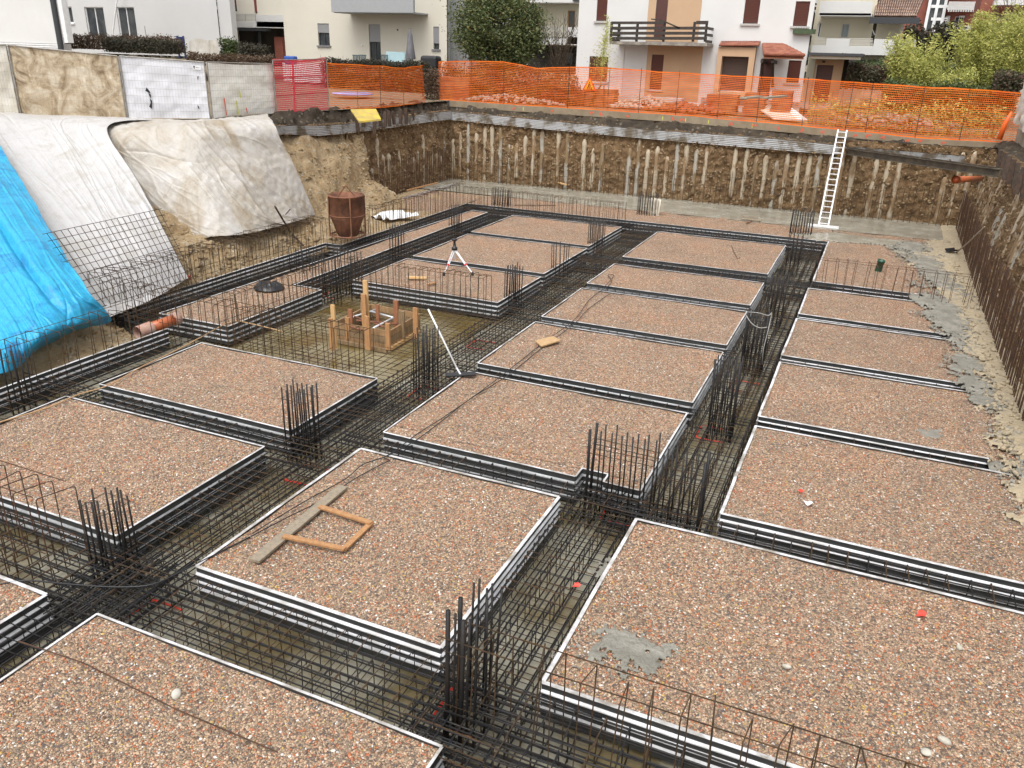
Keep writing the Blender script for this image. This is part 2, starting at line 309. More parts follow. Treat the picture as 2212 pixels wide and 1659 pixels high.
spill('cement_spill', [(1290,1218),(1330,1210),(1345,1225),(1310,1235)], M_SLUSH, 0., .01, 'thin grey cement splash beside the trench corner, above the large spill', 'cement spill', rough=.22, seed=15, cell=.025)
GZ = 3.98
# ------------------------------------------------------------------ excavation slope on the left
top = [(-33,-3,4),(-31,9,4),(-28.2,19.6,3.95),(-24.3,21.3,3.95),(-22.4,23.3,3.95),(-22.2,26,3.7),(-21.9,29,3.45),(-21.7,32.2,3.3)]
mid = [(-20,-3,.5),(-18.0,6,.35),(-18.2,12.3,.45),(-18.9,15.3,.35),(-19.25,18.6,.85),(-19.2,22,.85),(-19.5,26,.65),(-20.9,31.6,1.0)]
bot = [(-15.45,-3,-.5),(-15.45,6,-.5),(-15.6,13.2,-.45),(-17.75,14.4,-.4),(-17.8,18.6,-.3),(-17.75,21.5,-.3),(-17.3,26,-.2),(-19.6,32.6,-.1)]
def cr_(P, t):
    m_ = len(P) - 1; t = min(max(t * m_, 0), m_ - 1e-6); i = int(t); f = t - i; g = lambda k: Vector(P[min(max(k, 0), m_)])
    a, b, c, d = g(i-1), g(i), g(i+1), g(i+2)
    return .5 * (2*b + (c-a)*f + (2*a-5*b+4*c-d)*f*f + (3*b-a-3*c+d)*f**3)
def slope(u, v):
    a, b, c = cr_(top, u), cr_(mid, u), cr_(bot, u)
    p_ = a.lerp(b, v / .6) if v < .6 else b.lerp(c, (v - .6) / .4)
    sag = -.55 * math.sin(min(v / .6, 1) * math.pi)
    e = min(1, min(v, 1 - v) * 12)
    if u > .6: sag += .65 * min(1, (u - .6) / .12) * math.sin(min(v / .6, 1) * math.pi)
    return p_ + Vector((0, 0, sag)) + Vector((.5, -.2, .6)) * e * (.30 * nz(p_.x, p_.y, p_.z, .9) + .16 * nz(p_.x, p_.y, p_.z, 2.5) + .08 * nz(p_.x, p_.y, p_.z, 6))
slope_ob = struct(MB().grid(slope, 260, 60).build('slope', M_SLOPE, smooth=True))
cl = []; cs = []
for _ in range(5200):
    u, v = random.uniform(.25, 1), random.uniform(.1, 1) ** .7; cl.append(slope(u, v)); cs.append(.02 + .08 * random.random() ** 4)
inst('loose_stones', stones_mesh('loose_stones', np.array(cl), np.array(cs), M_SLOPE, .8), slope_ob)['kind'] = 'stuff'
cl = [at(random.uniform(2020, 2200), random.uniform(560, 1050), 0) for _ in range(900)]; cl = [p_ for p_ in cl if 2.9 < p_.x < 3.6]
o = inst('scattered_stones', stones_mesh('scattered_stones', np.array([(p_.x, p_.y, .05) for p_ in cl]), np.array([.02 + .05 * random.random() ** 3 for _ in cl]), M_DIRT, .8)); tag(o, 'small pale stones scattered on the dirt at the foot of the right wall', 'stones', kind='stuff')
# ------------------------------------------------------------------ excavation walls with grout piles
def proj(P):
    q = Vector(P) - Vector((0, 0, HC)); z = FW.dot(q); return 1106 + F * RT.dot(q) / z, 829.5 - F * UP.dot(q) / z
def lerpt(tab, x):
    if x <= tab[0][0]: return tab[0][1]
    for a, b in zip(tab, tab[1:]):
        if x <= b[0]: return a[1] + (b[1]-a[1]) * (x-a[0]) / (b[0]-a[0])
    return tab[-1][1]
def ztab(px, axis, v):                       # pixel outline -> (coordinate along the wall, z)
    out = []
    for a, b in px:
        q = on(a, b, axis, v); out.append((q[1 - axis], q.z))
    return sorted(out)
YW, XL, XR = 40.35, -21.5, 3.75
curb_t = ztab([(985,218),(1091,226),(1448,249),(1698,270),(1989,300),(2173,309)], 1, YW + .4)
curb_b = ztab([(985,231),(1091,239),(1448,263),(1698,286),(1989,311),(2173,321)], 1, YW + .4)
band_t = ztab([(960,239),(1091,251),(1366,277),(1698,300),(1830,315)], 1, YW)
band_b = ztab([(960,257),(1091,270),(1366,296),(1698,325),(1830,334)], 1, YW)
bandR_t = ztab([(1850,317),(2140,341)], 1, YW); bandR_b = ztab([(1850,322),(2126,357)], 1, YW)
bandL_t = ztab([(592,270),(660,272),(760,266),(955,240)], 0, XL); bandL_b = ztab([(592,286),(660,294),(760,286),(955,258)], 0, XL)
M_PEB = mat('wall_pebble', (.34,.25,.15), (.16,.10,.05), scale=7, rough=.85)
# ground around the pit, reaching the horizon
fx = list(np.linspace(4.75, XL - .25, 14))
inner = [(6.6,-5.),(6.6,12.),(4.9,18.)] + [(x, YW + .76) for x in fx] + [(XL-.25,31),(-22.3,27),(-22.4,23.4),(-24.2,21.4),(-28.4,19.4),(-34,13),(-34,-5)]
outer = [(500,-300),(500,60),(500,200)] + [(x, 500) for x in np.linspace(500, -500, 14)] + [(-500,300),(-500,200),(-500,150),(-500,100),(-500,60),(-500,0),(-500,-300)]
iz = [3.6, 3.6, 3.6] + [lerpt(curb_t, x) for x in fx] + [GZ] * 7
mb = MB(); n = len(inner); vs = []
for k_ in range(5):
    s_ = (k_ / 4) ** 3
    for a, b, z_ in zip(inner, outer, iz): vs.append((a[0]+(b[0]-a[0])*s_, a[1]+(b[1]-a[1])*s_, GZ if k_ else z_))
mb.add(vs, [(k_*n+i, k_*n+(i+1) % n, (k_+1)*n+(i+1) % n, (k_+1)*n+i) for k_ in range(4) for i in range(n)])
M_GROUND = soil_mat('site_ground', (.16,.12,.075), (.22,.17,.11), (.12,.115,.06), bump=.4, vs=3)
struct(mb.build('ground', M_GROUND))
def soilwall(name, a, b, ztop, label, outward, zb=-.15, sp_=.47, tops=(1.9, 3.4), rad=.125, lean=0.):
    """a->b plan line, outward = unit vector from the soil into the pit"""
    root = empty(name, (a[0], a[1], 0)); tag(root, label, 'excavation wall'); A = Vector((*a, 0)); B = Vector((*b, 0)); O = Vector((*outward, 0)); L = (B-A).length
    nu = int(L / .07); nv = 46; off = Vector((a[0], a[1], 0))
    def fn(u, v):
        P = A.lerp(B, u); zt = ztop(P) + .12; z = zb + (zt - zb) * v
        d = .01 + .055 * math.cos(u * L / sp_ * 2 * math.pi) - .10 * nz(P.x, P.y, z, .9) - .12 * nz(P.x, P.y, z, 3.2) - .11 * nz(P.x, P.y, z, 8)
        d += .12 * (1 - v) ** 2
        return P + O * (d - lean * z) + Vector((0, 0, z)) - off
    MB().grid(fn, nu, nv).build('soil_face', M_WALL, root, smooth=True)
    cl = [fn(random.random(), random.random()) for _ in range(int(L * 150))]
    inst('pebbles', stones_mesh('pebbles', np.array(cl), np.array([.018 + .05 * random.random() ** 2.5 for _ in cl]), M_PEB, .8), root)['kind'] = 'stuff'
    k = 0; t = sp_ / 2
    while t < L:
        P = A + (B-A) * (t / L); zt = min(random.uniform(*tops), ztop(P) - .02); z0 = random.choice((-.05, -.05, -.05, -.05, .3)); m_ = M_PILE if random.random() < .68 else M_PILE2
        if random.random() < .12: t += sp_; continue
        pts = []; rr = []; sd_ = random.random() * 50; nn = 14; px_ = random.uniform(-.03, .03)
        for j in range(nn + 1):
            z = z0 + (zt - z0) * j / nn; e = min(1, (nn - j) / 1.5 + .45)
            pts.append(P - off - O * (lean * z + .015 + .03 * nz(z, sd_, 0, 1.7)) + Vector((px_, px_, z)) + (B-A).normalized() * .02 * nz(z, sd_, 4, 2)); rr.append(rad * e * (1 + .22 * nz(z, sd_, 2, 2.4) + .15 * nz(z, sd_, 7, 6)))
        MB().tube(pts, rr, 9).build('pile', m_, root, smooth=True); k += 1
        t += sp_
    return root
soilwall('excavation_wall', (XL, YW), (XR + 1.2, YW), lambda P: lerpt(band_b, P.x) if P.x < -1.9 else 3.15, 'brown gravelly pit wall with pale grout piles, behind the ladder at the far end', (0, -1))
soilwall('excavation_wall', (XL, 30.6), (XL, YW), lambda P: lerpt(bandL_b, P.y), 'shorter brown pit wall on the left, beyond the rusty hopper', (1, 0), tops=(1.2, 2.7))
soilwall('excavation_wall', (XR + .1, YW), (3.85, 15.0), lambda P: 3.05, 'brown pit wall along the right edge behind dense rusty bars', (-1, 0), sp_=.5, rad=.11, lean=.16)
M_BAND = mat('muddy_corrugated_steel', (.42,.42,.42), (.17,.14,.10), scale=1.7, rough=.42, bump=.25, bscale=12, lo=.47, hi=.60, detail=8)
M_BANDC = mat('muddy_beam_face', (.17,.145,.11), (.07,.05,.03), scale=1.5, rough=.7, bump=.3, bscale=12, lo=.4, hi=.62)
M_BANDL = mat('grey_layered_concrete', (.36,.35,.32), (.24,.21,.17), scale=1.2, rough=.75, bump=.3, bscale=10)
def band(label, pts, nrm, hgt=None, ribs=5, m_=None):   # pts: list of (P, zt, zb) along the wall
    root = empty('capping_beam', tuple(pts[0][0])); tag(root, label, 'capping beam'); O = Vector((*nrm, 0)); off = Vector(pts[0][0]); n_ = 160
    def P_(u):
        f = u * (len(pts) - 1); i = min(int(f), len(pts) - 2); f -= i; a, b = pts[i], pts[i+1]
        return Vector(a[0]).lerp(Vector(b[0]), f), a[1] + (b[1]-a[1]) * f, a[2] + (b[2]-a[2]) * f
    def fn(u, v):
        P, zt, zb = P_(u); z = zb + (zt-zb) * v
        rib = .035 * (1 if int(v * 24) % 4 in (0, 1) else 0)
        seg = int(u * 9); return P + O * (.13 + rib + .03 * ((seg * 37) % 3) + .02 * nz(P.x, P.y, z, 1.2)) + Vector((0, 0, z)) - off
    MB().grid(fn, n_, 24).build('corrugated_sheet', m_ or M_BAND, root)
    MB().grid(lambda u, v: (lambda q: q[0] + O * (.16 - .6 * v) + Vector((0, 0, q[1] + .03 * nz(q[0].x, q[0].y, v, 2))) - off)(P_(u)), n_, 4).build('top_face', M_BANDC, root, smooth=True)
    MB().grid(lambda u, v: (lambda q: q[0] + O * (.14 - .3 * v) + Vector((0, 0, q[2])) - off)(P_(u)), n_, 1).build('underside', M_BANDC, root)
    cl = []; cs = []
    for _ in range(int((Vector(pts[-1][0]) - Vector(pts[0][0])).length * 42)):
        u = random.random(); q = P_(u); e = random.random()
        if nz(q[0].x, q[0].y, 0, .6) < -.15: continue
        z = q[2] - .03 + random.uniform(-.06, .08) if e < .55 else q[1] + random.uniform(-.01, .03)
        cl.append(q[0] + O * (random.uniform(.05, .2) if e < .55 else random.uniform(-.1, .14)) + Vector((0, 0, z)) - off); cs.append(random.uniform(.02, .07))
    inst('soil_clods', stones_mesh('soil_clods', np.array(cl), np.array(cs), M_WALL, .8), root)['kind'] = 'stuff'
    return root
band('silver corrugated capping beam with mud along the top of the far pit wall', [(Vector((x, YW, 0)), lerpt(band_t, x), lerpt(band_b, x)) for x in np.linspace(XL + .1, -1.75, 12)], (0, -1))
band('short crumpled silver capping strip behind the dark corner brace at far right', [(Vector((x, YW, 0)), lerpt(bandR_t, x), lerpt(bandR_b, x)) for x in np.linspace(-1.5, 3.3, 6)], (0, -1))
band('grey corrugated capping beam above the left pit wall and the collapsed slope', [(Vector((XL, y, 0)), lerpt(bandL_t, y), lerpt(bandL_b, y)) for y in np.linspace(25.2, YW - .1, 10)], (1, 0))
band('grey layered capping beam along the top of the right pit wall', [(Vector((x, y, 0)), zt, zt - .42) for x, y, zt in ((4.35, 36.5, 3.46), (4.35, 30, 3.42), (4.35, 25, 3.4), (4.4, 16, 3.4))], (-1, 0), m_=M_BANDL)
# soil bank above the beams, then the marked kerb
def bank(name, fn, nu, nv, m): return struct(MB().grid(fn, nu, nv).build(name, m, smooth=True))
def rough3(P, a): return Vector((a * nz(P.x, P.y, P.z, 2.1), a * nz(P.y, P.z, P.x, 2.1), a * nz(P.z, P.x, P.y, 2.3))) + Vector((a*.6 * nz(P.x, P.y, P.z, 6), a*.6 * nz(P.y, P.z, P.x, 6), a*.6 * nz(P.z, P.x, P.y, 6)))
def farbank(u, v):
    x = XL - .3 + (4.9 - XL + .3) * u; zb = (lerpt(band_t, x) if x < -1.9 else lerpt(bandR_t, x)) - .06; zt = lerpt(curb_b, x) + .03
    P = Vector((x, YW + .02 + .42 * v, zb + (zt - zb) * v)); return P + rough3(P, .16) * (1 if 0 < v < 1 else .2)
bank('topsoil_bank', farbank, 300, 8, M_TOPSOIL)
def leftbank(u, v):
    y = 24.6 + (YW + .4 - 24.6) * u; P = Vector((XL - .05 - .6 * v, y, lerpt(bandL_t, y) - .05 + (GZ + .05 - lerpt(bandL_t, y)) * min(1, v * 1.5))); return P + rough3(P, .2) * (1 if 0 < v < 1 else .1)
bank('topsoil_bank', leftbank, 180, 10, M_TOPSOIL)
def rightbank(u, v):
    y = 14 + 27 * u; P = Vector((4.3 + .65 * v, y, 3.38 + .24 * v)); return P + rough3(P, .15) * (1 if 0 < v < 1 else .1)
bank('topsoil_bank', rightbank, 150, 8, M_TOPSOIL)
root = empty('marked_kerb', (XL, YW + .4, 0)); tag(root, 'long muddy concrete kerb with red and yellow spray marks below the far orange net', 'kerb')
ks = MB(); N_ = 60; off = Vector((XL, YW + .4, 0)); xs = np.linspace(XL - .2, 4.7, N_ + 1)
for a, b in zip(xs, xs[1:]):
    v_ = [Vector((x, y, z)) - off for x, f1 in ((a, 0), (b, 1)) for y in (YW + .4, YW + .75) for z in (lerpt(curb_b, x), lerpt(curb_t, x))]
    ks.add(v_, [(0,1,5,4),(1,3,7,5),(3,2,6,7),(2,0,4,6)])
ks.build('kerb_stone', M_CONC, root)
M_YEL = mat('yellow_paint', (.55,.55,.06), rough=.6); M_ORP = mat('orange_red_paint', (.62,.10,.05), rough=.6)
for px in (1110,1130,1192,1278,1298,1355,1432,1456,1475,1482,1532,1580,1628,1632,1682,1740,1782,1855,1884,1914,1970,2001,2050):
    x = on(px, 250, 1, YW + .4).x; z0_, z1_ = lerpt(curb_b, x), lerpt(curb_t, x); mk = MB(); yel = random.random() < .3
    for _ in range(1 if yel else 5):
        cx_ = x + (0 if yel else random.uniform(-.09, .09)); cz_ = (z0_+z1_)/2 + (0 if yel else random.uniform(-.06, .06)); w_, h_ = (.022, .10) if yel else (random.uniform(.02, .05), random.uniform(.02, .05))
        y_ = YW + .4 - .004 - .002 * _
        mk.add([Vector((cx_ + w_ * math.cos(t), y_, cz_ + h_ * math.sin(t))) - off for t in [k * .785 for k in range(8)]], [tuple(range(8))])
    mk.build('spray_mark', M_YEL if yel else M_ORP, root)
# corner brace
a = on(1832, 327, 1, YW - .1); b = on(2160, 374, 0, 3.7)
root = empty('corner_brace', tuple(a)); tag(root, 'dark steel waler beam cutting diagonally across the far right corner of the pit', 'beam')
bm_ = MB(); d_ = b - a
bm_.bar((0,0,.12), d_ + Vector((0,0,.12)), .26, .03); bm_.bar((0,0,-.12), d_ + Vector((0,0,-.12)), .26, .03); bm_.bar((0,0,0), d_, .03, .22)
bm_.build('steel_beam', mat('muddy_steel', (.055,.048,.04), (.13,.105,.07), scale=3, rough=.6, bump=.2), root)
MB().bar(Vector((.02,0,.15)) , d_ * .97 + Vector((0,0,.15)), .2, .04).build('mud_cover', M_TOPSOIL, root)
# steel stubs behind the capping beams
M_STUB = mat('dark_stub', (.035,.028,.022), (.09,.05,.03), scale=9, rough=.7)
st = MB().box((-.07,-.05,-.3), (.07,.05,.22)).mesh('stub', M_STUB)
ORD = ['first','second','third','fourth','fifth','sixth','seventh','eighth','ninth','tenth','last']
def stub(px, py, z, h=1., lab=''):
    P = at(px, py, z); o = inst('steel_stub', st, None, tuple(P), (random.uniform(-.08,.08), random.uniform(-.08,.08), random.uniform(-.3,.3)), (1, 1, h)); return tag(o, lab, 'steel stub', 'steel pile heads behind the capping beams')
for i, (px, py, h) in enumerate([(771,262,1.5),(785,261,.9),(809,258,2.2),(822,257,1.),(832,255,1.3),(841,254,1.3),(850,253,1.1),(866,251,1.2),(877,249,1.4),(891,246,1.),(950,236,1.2)]):
    stub(px, py, 3.55, h, ORD[i] + ' dark steel pile head from the left behind the left capping beam')
for i, (px, py) in enumerate(((2158,346),(2167,352),(2176,359),(2185,367),(2195,376),(2205,386),(2214,396))):
    stub(px, py, 3.45, 1.5, ORD[i] + ' dark pile head from the far end on top of the right pit wall')
# neighbour's concrete wall at the far right with its draped sheet
q = MB(); q.box((4.95, 18, 3.4), (5.35, 40.2, 5.0)); tag(q.build('concrete_wall', mat('stained_concrete', (.36,.33,.28), (.22,.185,.14), scale=.8, rough=.8, bump=.2)), 'stained concrete boundary wall at the right edge of the photo', 'wall')
M_SHEETW = mat('dirty_white_sheet', (.62,.60,.56), (.42,.38,.32), scale=1.5, rough=.45, bump=.2, bscale=8)
tag(MB().grid(lambda u, v: Vector((4.75 + .12 * math.sin(u * 14) + .5 * u, 40.3 - 6 * u, 4.3 + 1.9 * v - .3 * u)) + rough3(Vector((u * 5, v * 3, 1)), .1), 40, 16).build('draped_sheet', M_SHEETW, smooth=True), 'dirty white sheet hanging over the concrete wall at the right end of the orange net', 'sheet')
MO = mat('orange_plastic_roll', (.85,.14,.02), rough=.5)
tag(MB().tube([(4.42, 40.6, 3.65), (4.5, 40.6, 4.3), (4.62, 40.6, 4.75)], [.11, .10, .05], 10).build('net_roll', MO, smooth=True), 'rolled up end of orange net against the concrete wall', 'net roll')
# ------------------------------------------------------------------ trench formwork round every gravel bed
def formwork(sides, label, bright=True, closed=True, group='formwork round the gravel beds'):
    """sides: list of (ax, ay, bx, by); outward normal lies to the right of a->b"""
    root = empty('trench_formwork', (sides[0][0], sides[0][1], 0)); tag(root, label, 'formwork', group); off = Vector((sides[0][0], sides[0][1], 0))
    for sd_ in sides:
        a = Vector((sd_[0], sd_[1], 0)) - off; b = Vector((sd_[2], sd_[3], 0)) - off; br = bright if len(sd_) < 5 else sd_[4]
        d = (b-a).normalized(); n_ = Vector((d.y, -d.x, 0)); L = (b-a).length; k = max(2, int(L / .5))
        P = lambda u: a.lerp(b, u) + n_ * .012 * nz((a.x + off.x + (b-a).x * u), (a.y + off.y + (b-a).y * u), 2, .7) + Vector((0, 0, .010 * nz(u * L, a.x + off.x, a.y, .5)))
        def strip(prof):
            m_ = MB(); vs = []
            for i in range(k + 1):
                for o_, z in prof: vs.append(P(i / k) + n_ * o_ + Vector((0, 0, z)))
            q_ = len(prof); m_.add(vs, [(i*q_+j, (i+1)*q_+j, (i+1)*q_+(j+1) % q_, i*q_+(j+1) % q_) for i in range(k) for j in range(q_)] + [tuple(range(q_)), tuple(k*q_+j for j in range(q_))[::-1]]); return m_
        pn = strip([(0, -.003), (-.012, -.003), (-.012, -.50), (0, -.50)]).build('panel', M_FORM, root)
        for z in ((-.115, -.235, -.355) if br else (-.13, -.26, -.39)):
            strip([(.002, z + .030), (.030, z + .012), (.032, z - .004), (.002, z - .014)] if not br else [(.002, z + .028), (.030, z + .008), (.030, z - .006), (.002, z - .012)]).build('rib', M_RIB if br else M_RIBG, pn)
        strip([(.018, 0), (.018, .006), (-.014, .007), (-.014, 0)] if not br else [(.022, 0), (.022, .006), (-.028, .007), (-.028, 0)]).build('rim', M_RIM if br is not None else M_RIBG, root)
    return root
def rect_sides(k, skip=''):
    x0, x1, y0, y1 = PADS[k]; S = {'n': (x0, y0, x1, y0), 'e': (x1, y0, x1, y1), 'f': (x1, y1, x0, y1), 'w': (x0, y1, x0, y0)}
    return [S[c] for c in 'nefw' if c not in skip]
LBL = {'M0': ('formwork round the foreground gravel bed with the long loose bar, bottom left', 'n'), 'M1': ('black and silver formwork round the gravel bed with the plank and timber frame', ''),
 'M3': ('formwork round the gravel bed carrying the light square board', ''), 'M4': ('formwork round the gravel bed just beyond the one with the light square board', ''),
 'M5': ('formwork round the gravel bed with the bent wire triangle, middle of the pit', ''), 'M6': ('formwork round the farthest gravel bed between the two long trenches', ''),
 'R1': ('formwork round the large front right gravel bed with the grey cement spill', ''), 'R2': ('formwork round the right gravel bed with the white paper scrap', ''),
 'R3': ('formwork round the right gravel bed with the grey patch, second strip from the front', ''), 'R4': ('formwork round the third gravel bed from the front on the right side', ''), 'R5': ('formwork round the right gravel bed just before the row of hooked bars and green pipe', ''),
 'P1': ('formwork round the large empty gravel bed at the left edge of the photo', ''), 'P2': ('formwork round the left gravel bed in front of the timber box', ''),
 'P4': ('formwork round the gravel bed behind the timber box, with two wood offcuts', ''), 'P5': ('formwork round the gravel bed the tripod stands on', ''), 'P6': ('formwork round the farthest left gravel bed beyond the tripod', ''),
 'Q': ('formwork corner cut off by the left edge, below the large left gravel bed', 'nw')}
BR = {'M1': True, 'R1': True, 'M0': False, 'Q': True, 'P1': False, 'R2': True, 'R3': True, 'R4': True, 'R5': True}
for k, (lb, sk) in LBL.items():
    sk = sk + ('e' if k in ('R2', 'R3', 'R4', 'R5') else '')
    S = rect_sides(k, sk)
    if k in ('R3', 'R4', 'R5'): S = [(a, b, min(c, 2.72), d) if i == 0 else (a, b, c, d) for i, (a, b, c, d) in enumerate(S)]; S = [(min(a, 2.72), b, c, d) for a, b, c, d in S]
    formwork(S, lb, BR.get(k, False))
formwork([(-7.42,11.35,-3.70,11.35), (-3.70,11.35,-3.70,11.68), (-3.70,11.68,-3.22,11.68), (-3.22,11.68,-3.22,11.38), (-3.22,11.38,-2.6,11.38), (-2.6,11.38,-2.6,14.78), (-2.6,14.78,-7.42,14.78), (-7.42,14.78,-7.42,11.35)], 'formwork with a small notched corner round the middle gravel bed beyond the timber frame', False)
formwork([(-16.34,14.72,-14.07,14.72), (-14.07,14.72,-14.07,18.55), (-14.07,18.55,-15.1,18.6), (-15.1,18.6,-15.24,32.1), (-15.24,32.1,-16.0,32.2), (-16.0,32.2,-16.34,14.72)], 'long angled formwork round the narrow gravel strip with the black plastic disc', False)
formwork([(-17.6,14.1,-17.6,23.6)], 'outer perimeter formwork panel at the foot of the white plastic sheet', True)
formwork([(-16.95,23.6,-17.0,33.6), (-17.6,23.6,-16.95,23.6)], 'outer perimeter formwork panel passing the rusty hopper', False)
formwork([(-15.3,4.5,-15.24,13.9)], 'bright outer formwork panel in front of the blue tarpaulin', True)
formwork([(-17.0,33.6,-1.29,33.64)], 'far outer formwork panel along the distant gravel apron', False)
formwork([(-1.27,33.64,-1.27,26.9), (-1.27,26.9,2.35,26.9)], 'formwork edge below the row of tall hooked bars, right of the trench', True)
# ------------------------------------------------------------------ reinforcement cages in the trenches
_st = {}
def stirrup_mesh(wd, z0, z1, legs, sr=.0085):
    k = (round(wd, 2), z0, z1, legs, sr)
    if k not in _st:
        m_ = MB(); h = wd / 2; r_ = sr
        m_.tube(arc([(0, h-.02, z1-.05), (0, h, z1), (0, -h, z1), (0, -h, z0), (0, h, z0), (0, h, z1), (0, h-.05, z1-.04)], .035, 2), r_, 4)
        for j in range(legs):
            y = -h + wd * (j + 1) / (legs + 1); m_.tube(arc([(.012, y-.09, z1-.004), (.012, y, z1-.004), (.012, y, z0)], .03, 2), r_, 4)
        _st[k] = [m_.mesh('stirrup', M_RUST), m_.mesh('stirrup', M_BAR)]
    return _st[k]
def cage(label, p0, p1, wd, spacing=.22, nt_=5, nb=5, z0=-.50, z1=-.045, over=(0, 0), legs=1, rbar=.0125, side=1, sr=.0085, mid=0, group='reinforcement cages laid in the trenches', dark=.35):
    a = Vector((*p0, 0)); b = Vector((*p1, 0)); L = (b-a).length; an = math.atan2(b.y-a.y, b.x-a.x)
    root = empty('reinforcement_cage', tuple(a), an); tag(root, label, 'rebar cage', group)
    n = min(99, int(L / spacing)); ms = stirrup_mesh(wd, z0, z1, legs, sr)
    for i in range(n):
        x = (i + .5) * L / n + random.uniform(-.03, .03)
        inst('stirrup', ms[1 if random.random() < dark else 0], root, (x, random.uniform(-.012, .012), random.uniform(-.012, .012)), (random.uniform(-.02, .02), random.uniform(-.05, .05), random.uniform(-.05, .05)))
    def lbar(y, z, s_):
        x0 = -over[0] + random.uniform(-.15, .15); x1 = L + over[1] + random.uniform(-.15, .15); k = max(3, int((x1-x0) / 1.2)); dy = random.uniform(-.02, .02)
        MB().tube([(x0 + (x1-x0) * j / k, y + dy + .012 * nz(j * 1.3, y * 7, s_), z + .012 * nz(j * 1.1, s_, y * 5)) for j in range(k + 1)], rbar * random.uniform(.85, 1.1), 5).build('longitudinal_bar', M_BAR, root, smooth=True)
    for i in range(nt_): lbar(-wd/2 + .03 + (wd-.06) * i / max(1, nt_-1), z1 - .014 - rbar + random.uniform(-.006, .006), i)
    for i in range(nb): lbar(-wd/2 + .03 + (wd-.06) * i / max(1, nb-1), z0 + .014 + rbar, i + 9)
    for i in range(side):
        z = z1 + (z0-z1) * (i+1) / (side+1)
        for y in (-wd/2 + .02, wd/2 - .02): lbar(y, z, i + 20)
    return root
XLc, WL = -8.22, 1.30
cage('rebar cage of the long left trench, nearest piece, beside the corner with the cable', (XLc, 1.5), (XLc, 6.0), WL, .17, 9, 7, over=(.2, .8), legs=2, dark=.6, sr=.007)
cage('rebar cage of the long left trench beside the large empty left bed', (XLc, 6.2), (XLc, 12.4), WL, .18, 10, 8, over=(.9, .9), legs=2, sr=.0066, rbar=.0115)
cage('rebar cage of the long left trench passing the timber box', (XLc, 12.5), (XLc, 20.5), WL, .20, 9, 7, over=(.9, .9), legs=2)
cage('rebar cage of the long left trench, farthest piece, ending at the hung hoses', (XLc, 20.6), (XLc, 33.0), WL, .19, 10, 7, over=(.9, .2), legs=2, dark=.5)
cage('rebar cage of the right long trench, nearest piece, in the front centre', (-3.06, 3.2), (-3.06, 11.0), 1.06, .20, 8, 7, over=(.4, .5), legs=2, sr=.0068, rbar=.0115)
cage('rebar cage of the right long trench between the second and third column cages', (-1.94, 10.9), (-1.94, 19.6), 1.08, .18, 7, 6, over=(.6, .8), legs=2, sr=.0068, rbar=.0115)
cage('rebar cage of the right long trench, farthest piece, ending near the ladder', (-1.94, 19.7), (-1.94, 33.3), 1.08, .20, 8, 6, over=(.8, .1), legs=2, dark=.6)
cage('wide rebar cage in the front cross trench between the two long trenches', (-8.9, 6.06), (-3.1, 6.06), 1.06, .19, 9, 8, over=(.5, 1.4), legs=2, rbar=.0115, sr=.0065, side=2)
cage('rebar cage of the front cross trench at the lower left edge of the photo', (-14.5, 6.06), (-9.0, 6.06), 1.10, .26, 6, 5, over=(.2, .8), legs=2)
cage('rebar cage at the bottom edge of the photo, right of the tall column bars', (-2.6, 6.06), (3.2, 6.06), 1.0, .27, 7, 6, over=(1.0, .3), legs=2)
for lb, a, b, wd in (('rebar cage of the narrow trench behind the large empty left gravel bed', (-15.0, 10.27), (-8.9, 10.27), .52), ('rebar cage of the narrow trench behind the bed with the timber frame', (-7.4, 10.98), (-2.6, 10.98), .5),
    ('rebar cage of the narrow trench behind the cement spill bed on the right', (-2.4, 10.88), (5.4, 10.88), .52)):
    cage(lb, a, b, wd, .26, 4, 3, over=(.7, .9), legs=0)
for lb, a, b, wd in (('thin cage in the narrow trench in front of the bed with the light square board', (-7.5, 15.07), (-2.5, 15.07), .36), ('thin cage in the narrow trench just beyond the light square board', (-7.5, 19.01), (-2.5, 19.01), .34),
    ('thin cage in the narrow trench before the bed with the bent wire triangle', (-7.5, 22.78), (-2.6, 22.78), .40), ('thin cage in the first narrow strip from the front on the right', (-1.4, 15.05), (2.65, 15.05), .34),
    ('thin cage in the second narrow strip from the front on the right', (-1.4, 18.95), (2.65, 18.95), .34), ('thin cage in the third narrow strip from the front on the right', (-1.4, 22.70), (2.65, 22.70), .34),
    ('thin cage in the narrow trench running past the tripod', (-14.0, 23.28), (-9.0, 23.28), .30), ('thin cage in the narrow trench beyond the tripod bed', (-14.1, 27.84), (-9.1, 27.84), .30)):
    cage(lb, a, b, wd, .25, 3, 2, over=(.5, .12), legs=0, side=0, rbar=.009, sr=.0065, z1=-.06)
cage('dense rebar cage crossing the middle of the pit beyond the bent wire triangle', (-9.0, 26.48), (-1.2, 26.48), .95, .17, 8, 5, over=(.2, .6), dark=.7)
cage('rebar cage in the trench under the row of tall hooked bars at right', (-1.2, 26.42), (2.5, 26.42), .8, .24, 5, 4, over=(.5, .2), dark=.6)
cage('dense rebar cage of the far cross trench, left of the hung hoses', (-16.6, 32.85), (-9.4, 32.85), 1.1, .20, 8, 5, over=(.2, .5), dark=.7)
cage('dense rebar cage of the far cross trench, right of the hung hoses', (-9.3, 32.85), (-1.3, 32.85), 1.1, .17, 8, 5, over=(.3, .1), dark=.7)
cage('rebar cage behind the bright panel in front of the blue tarpaulin', (-14.55, 6.0), (-14.55, 13.6), 1.15, .24, 5, 5, over=(.2, .6), legs=0, sr=.007, rbar=.011)
cage('rebar cage along the foot of the white plastic sheet', (-16.95, 14.2), (-16.95, 23.4), .95, .24, 4, 4, over=(.1, .2), legs=0, dark=.6, sr=.007, rbar=.011)
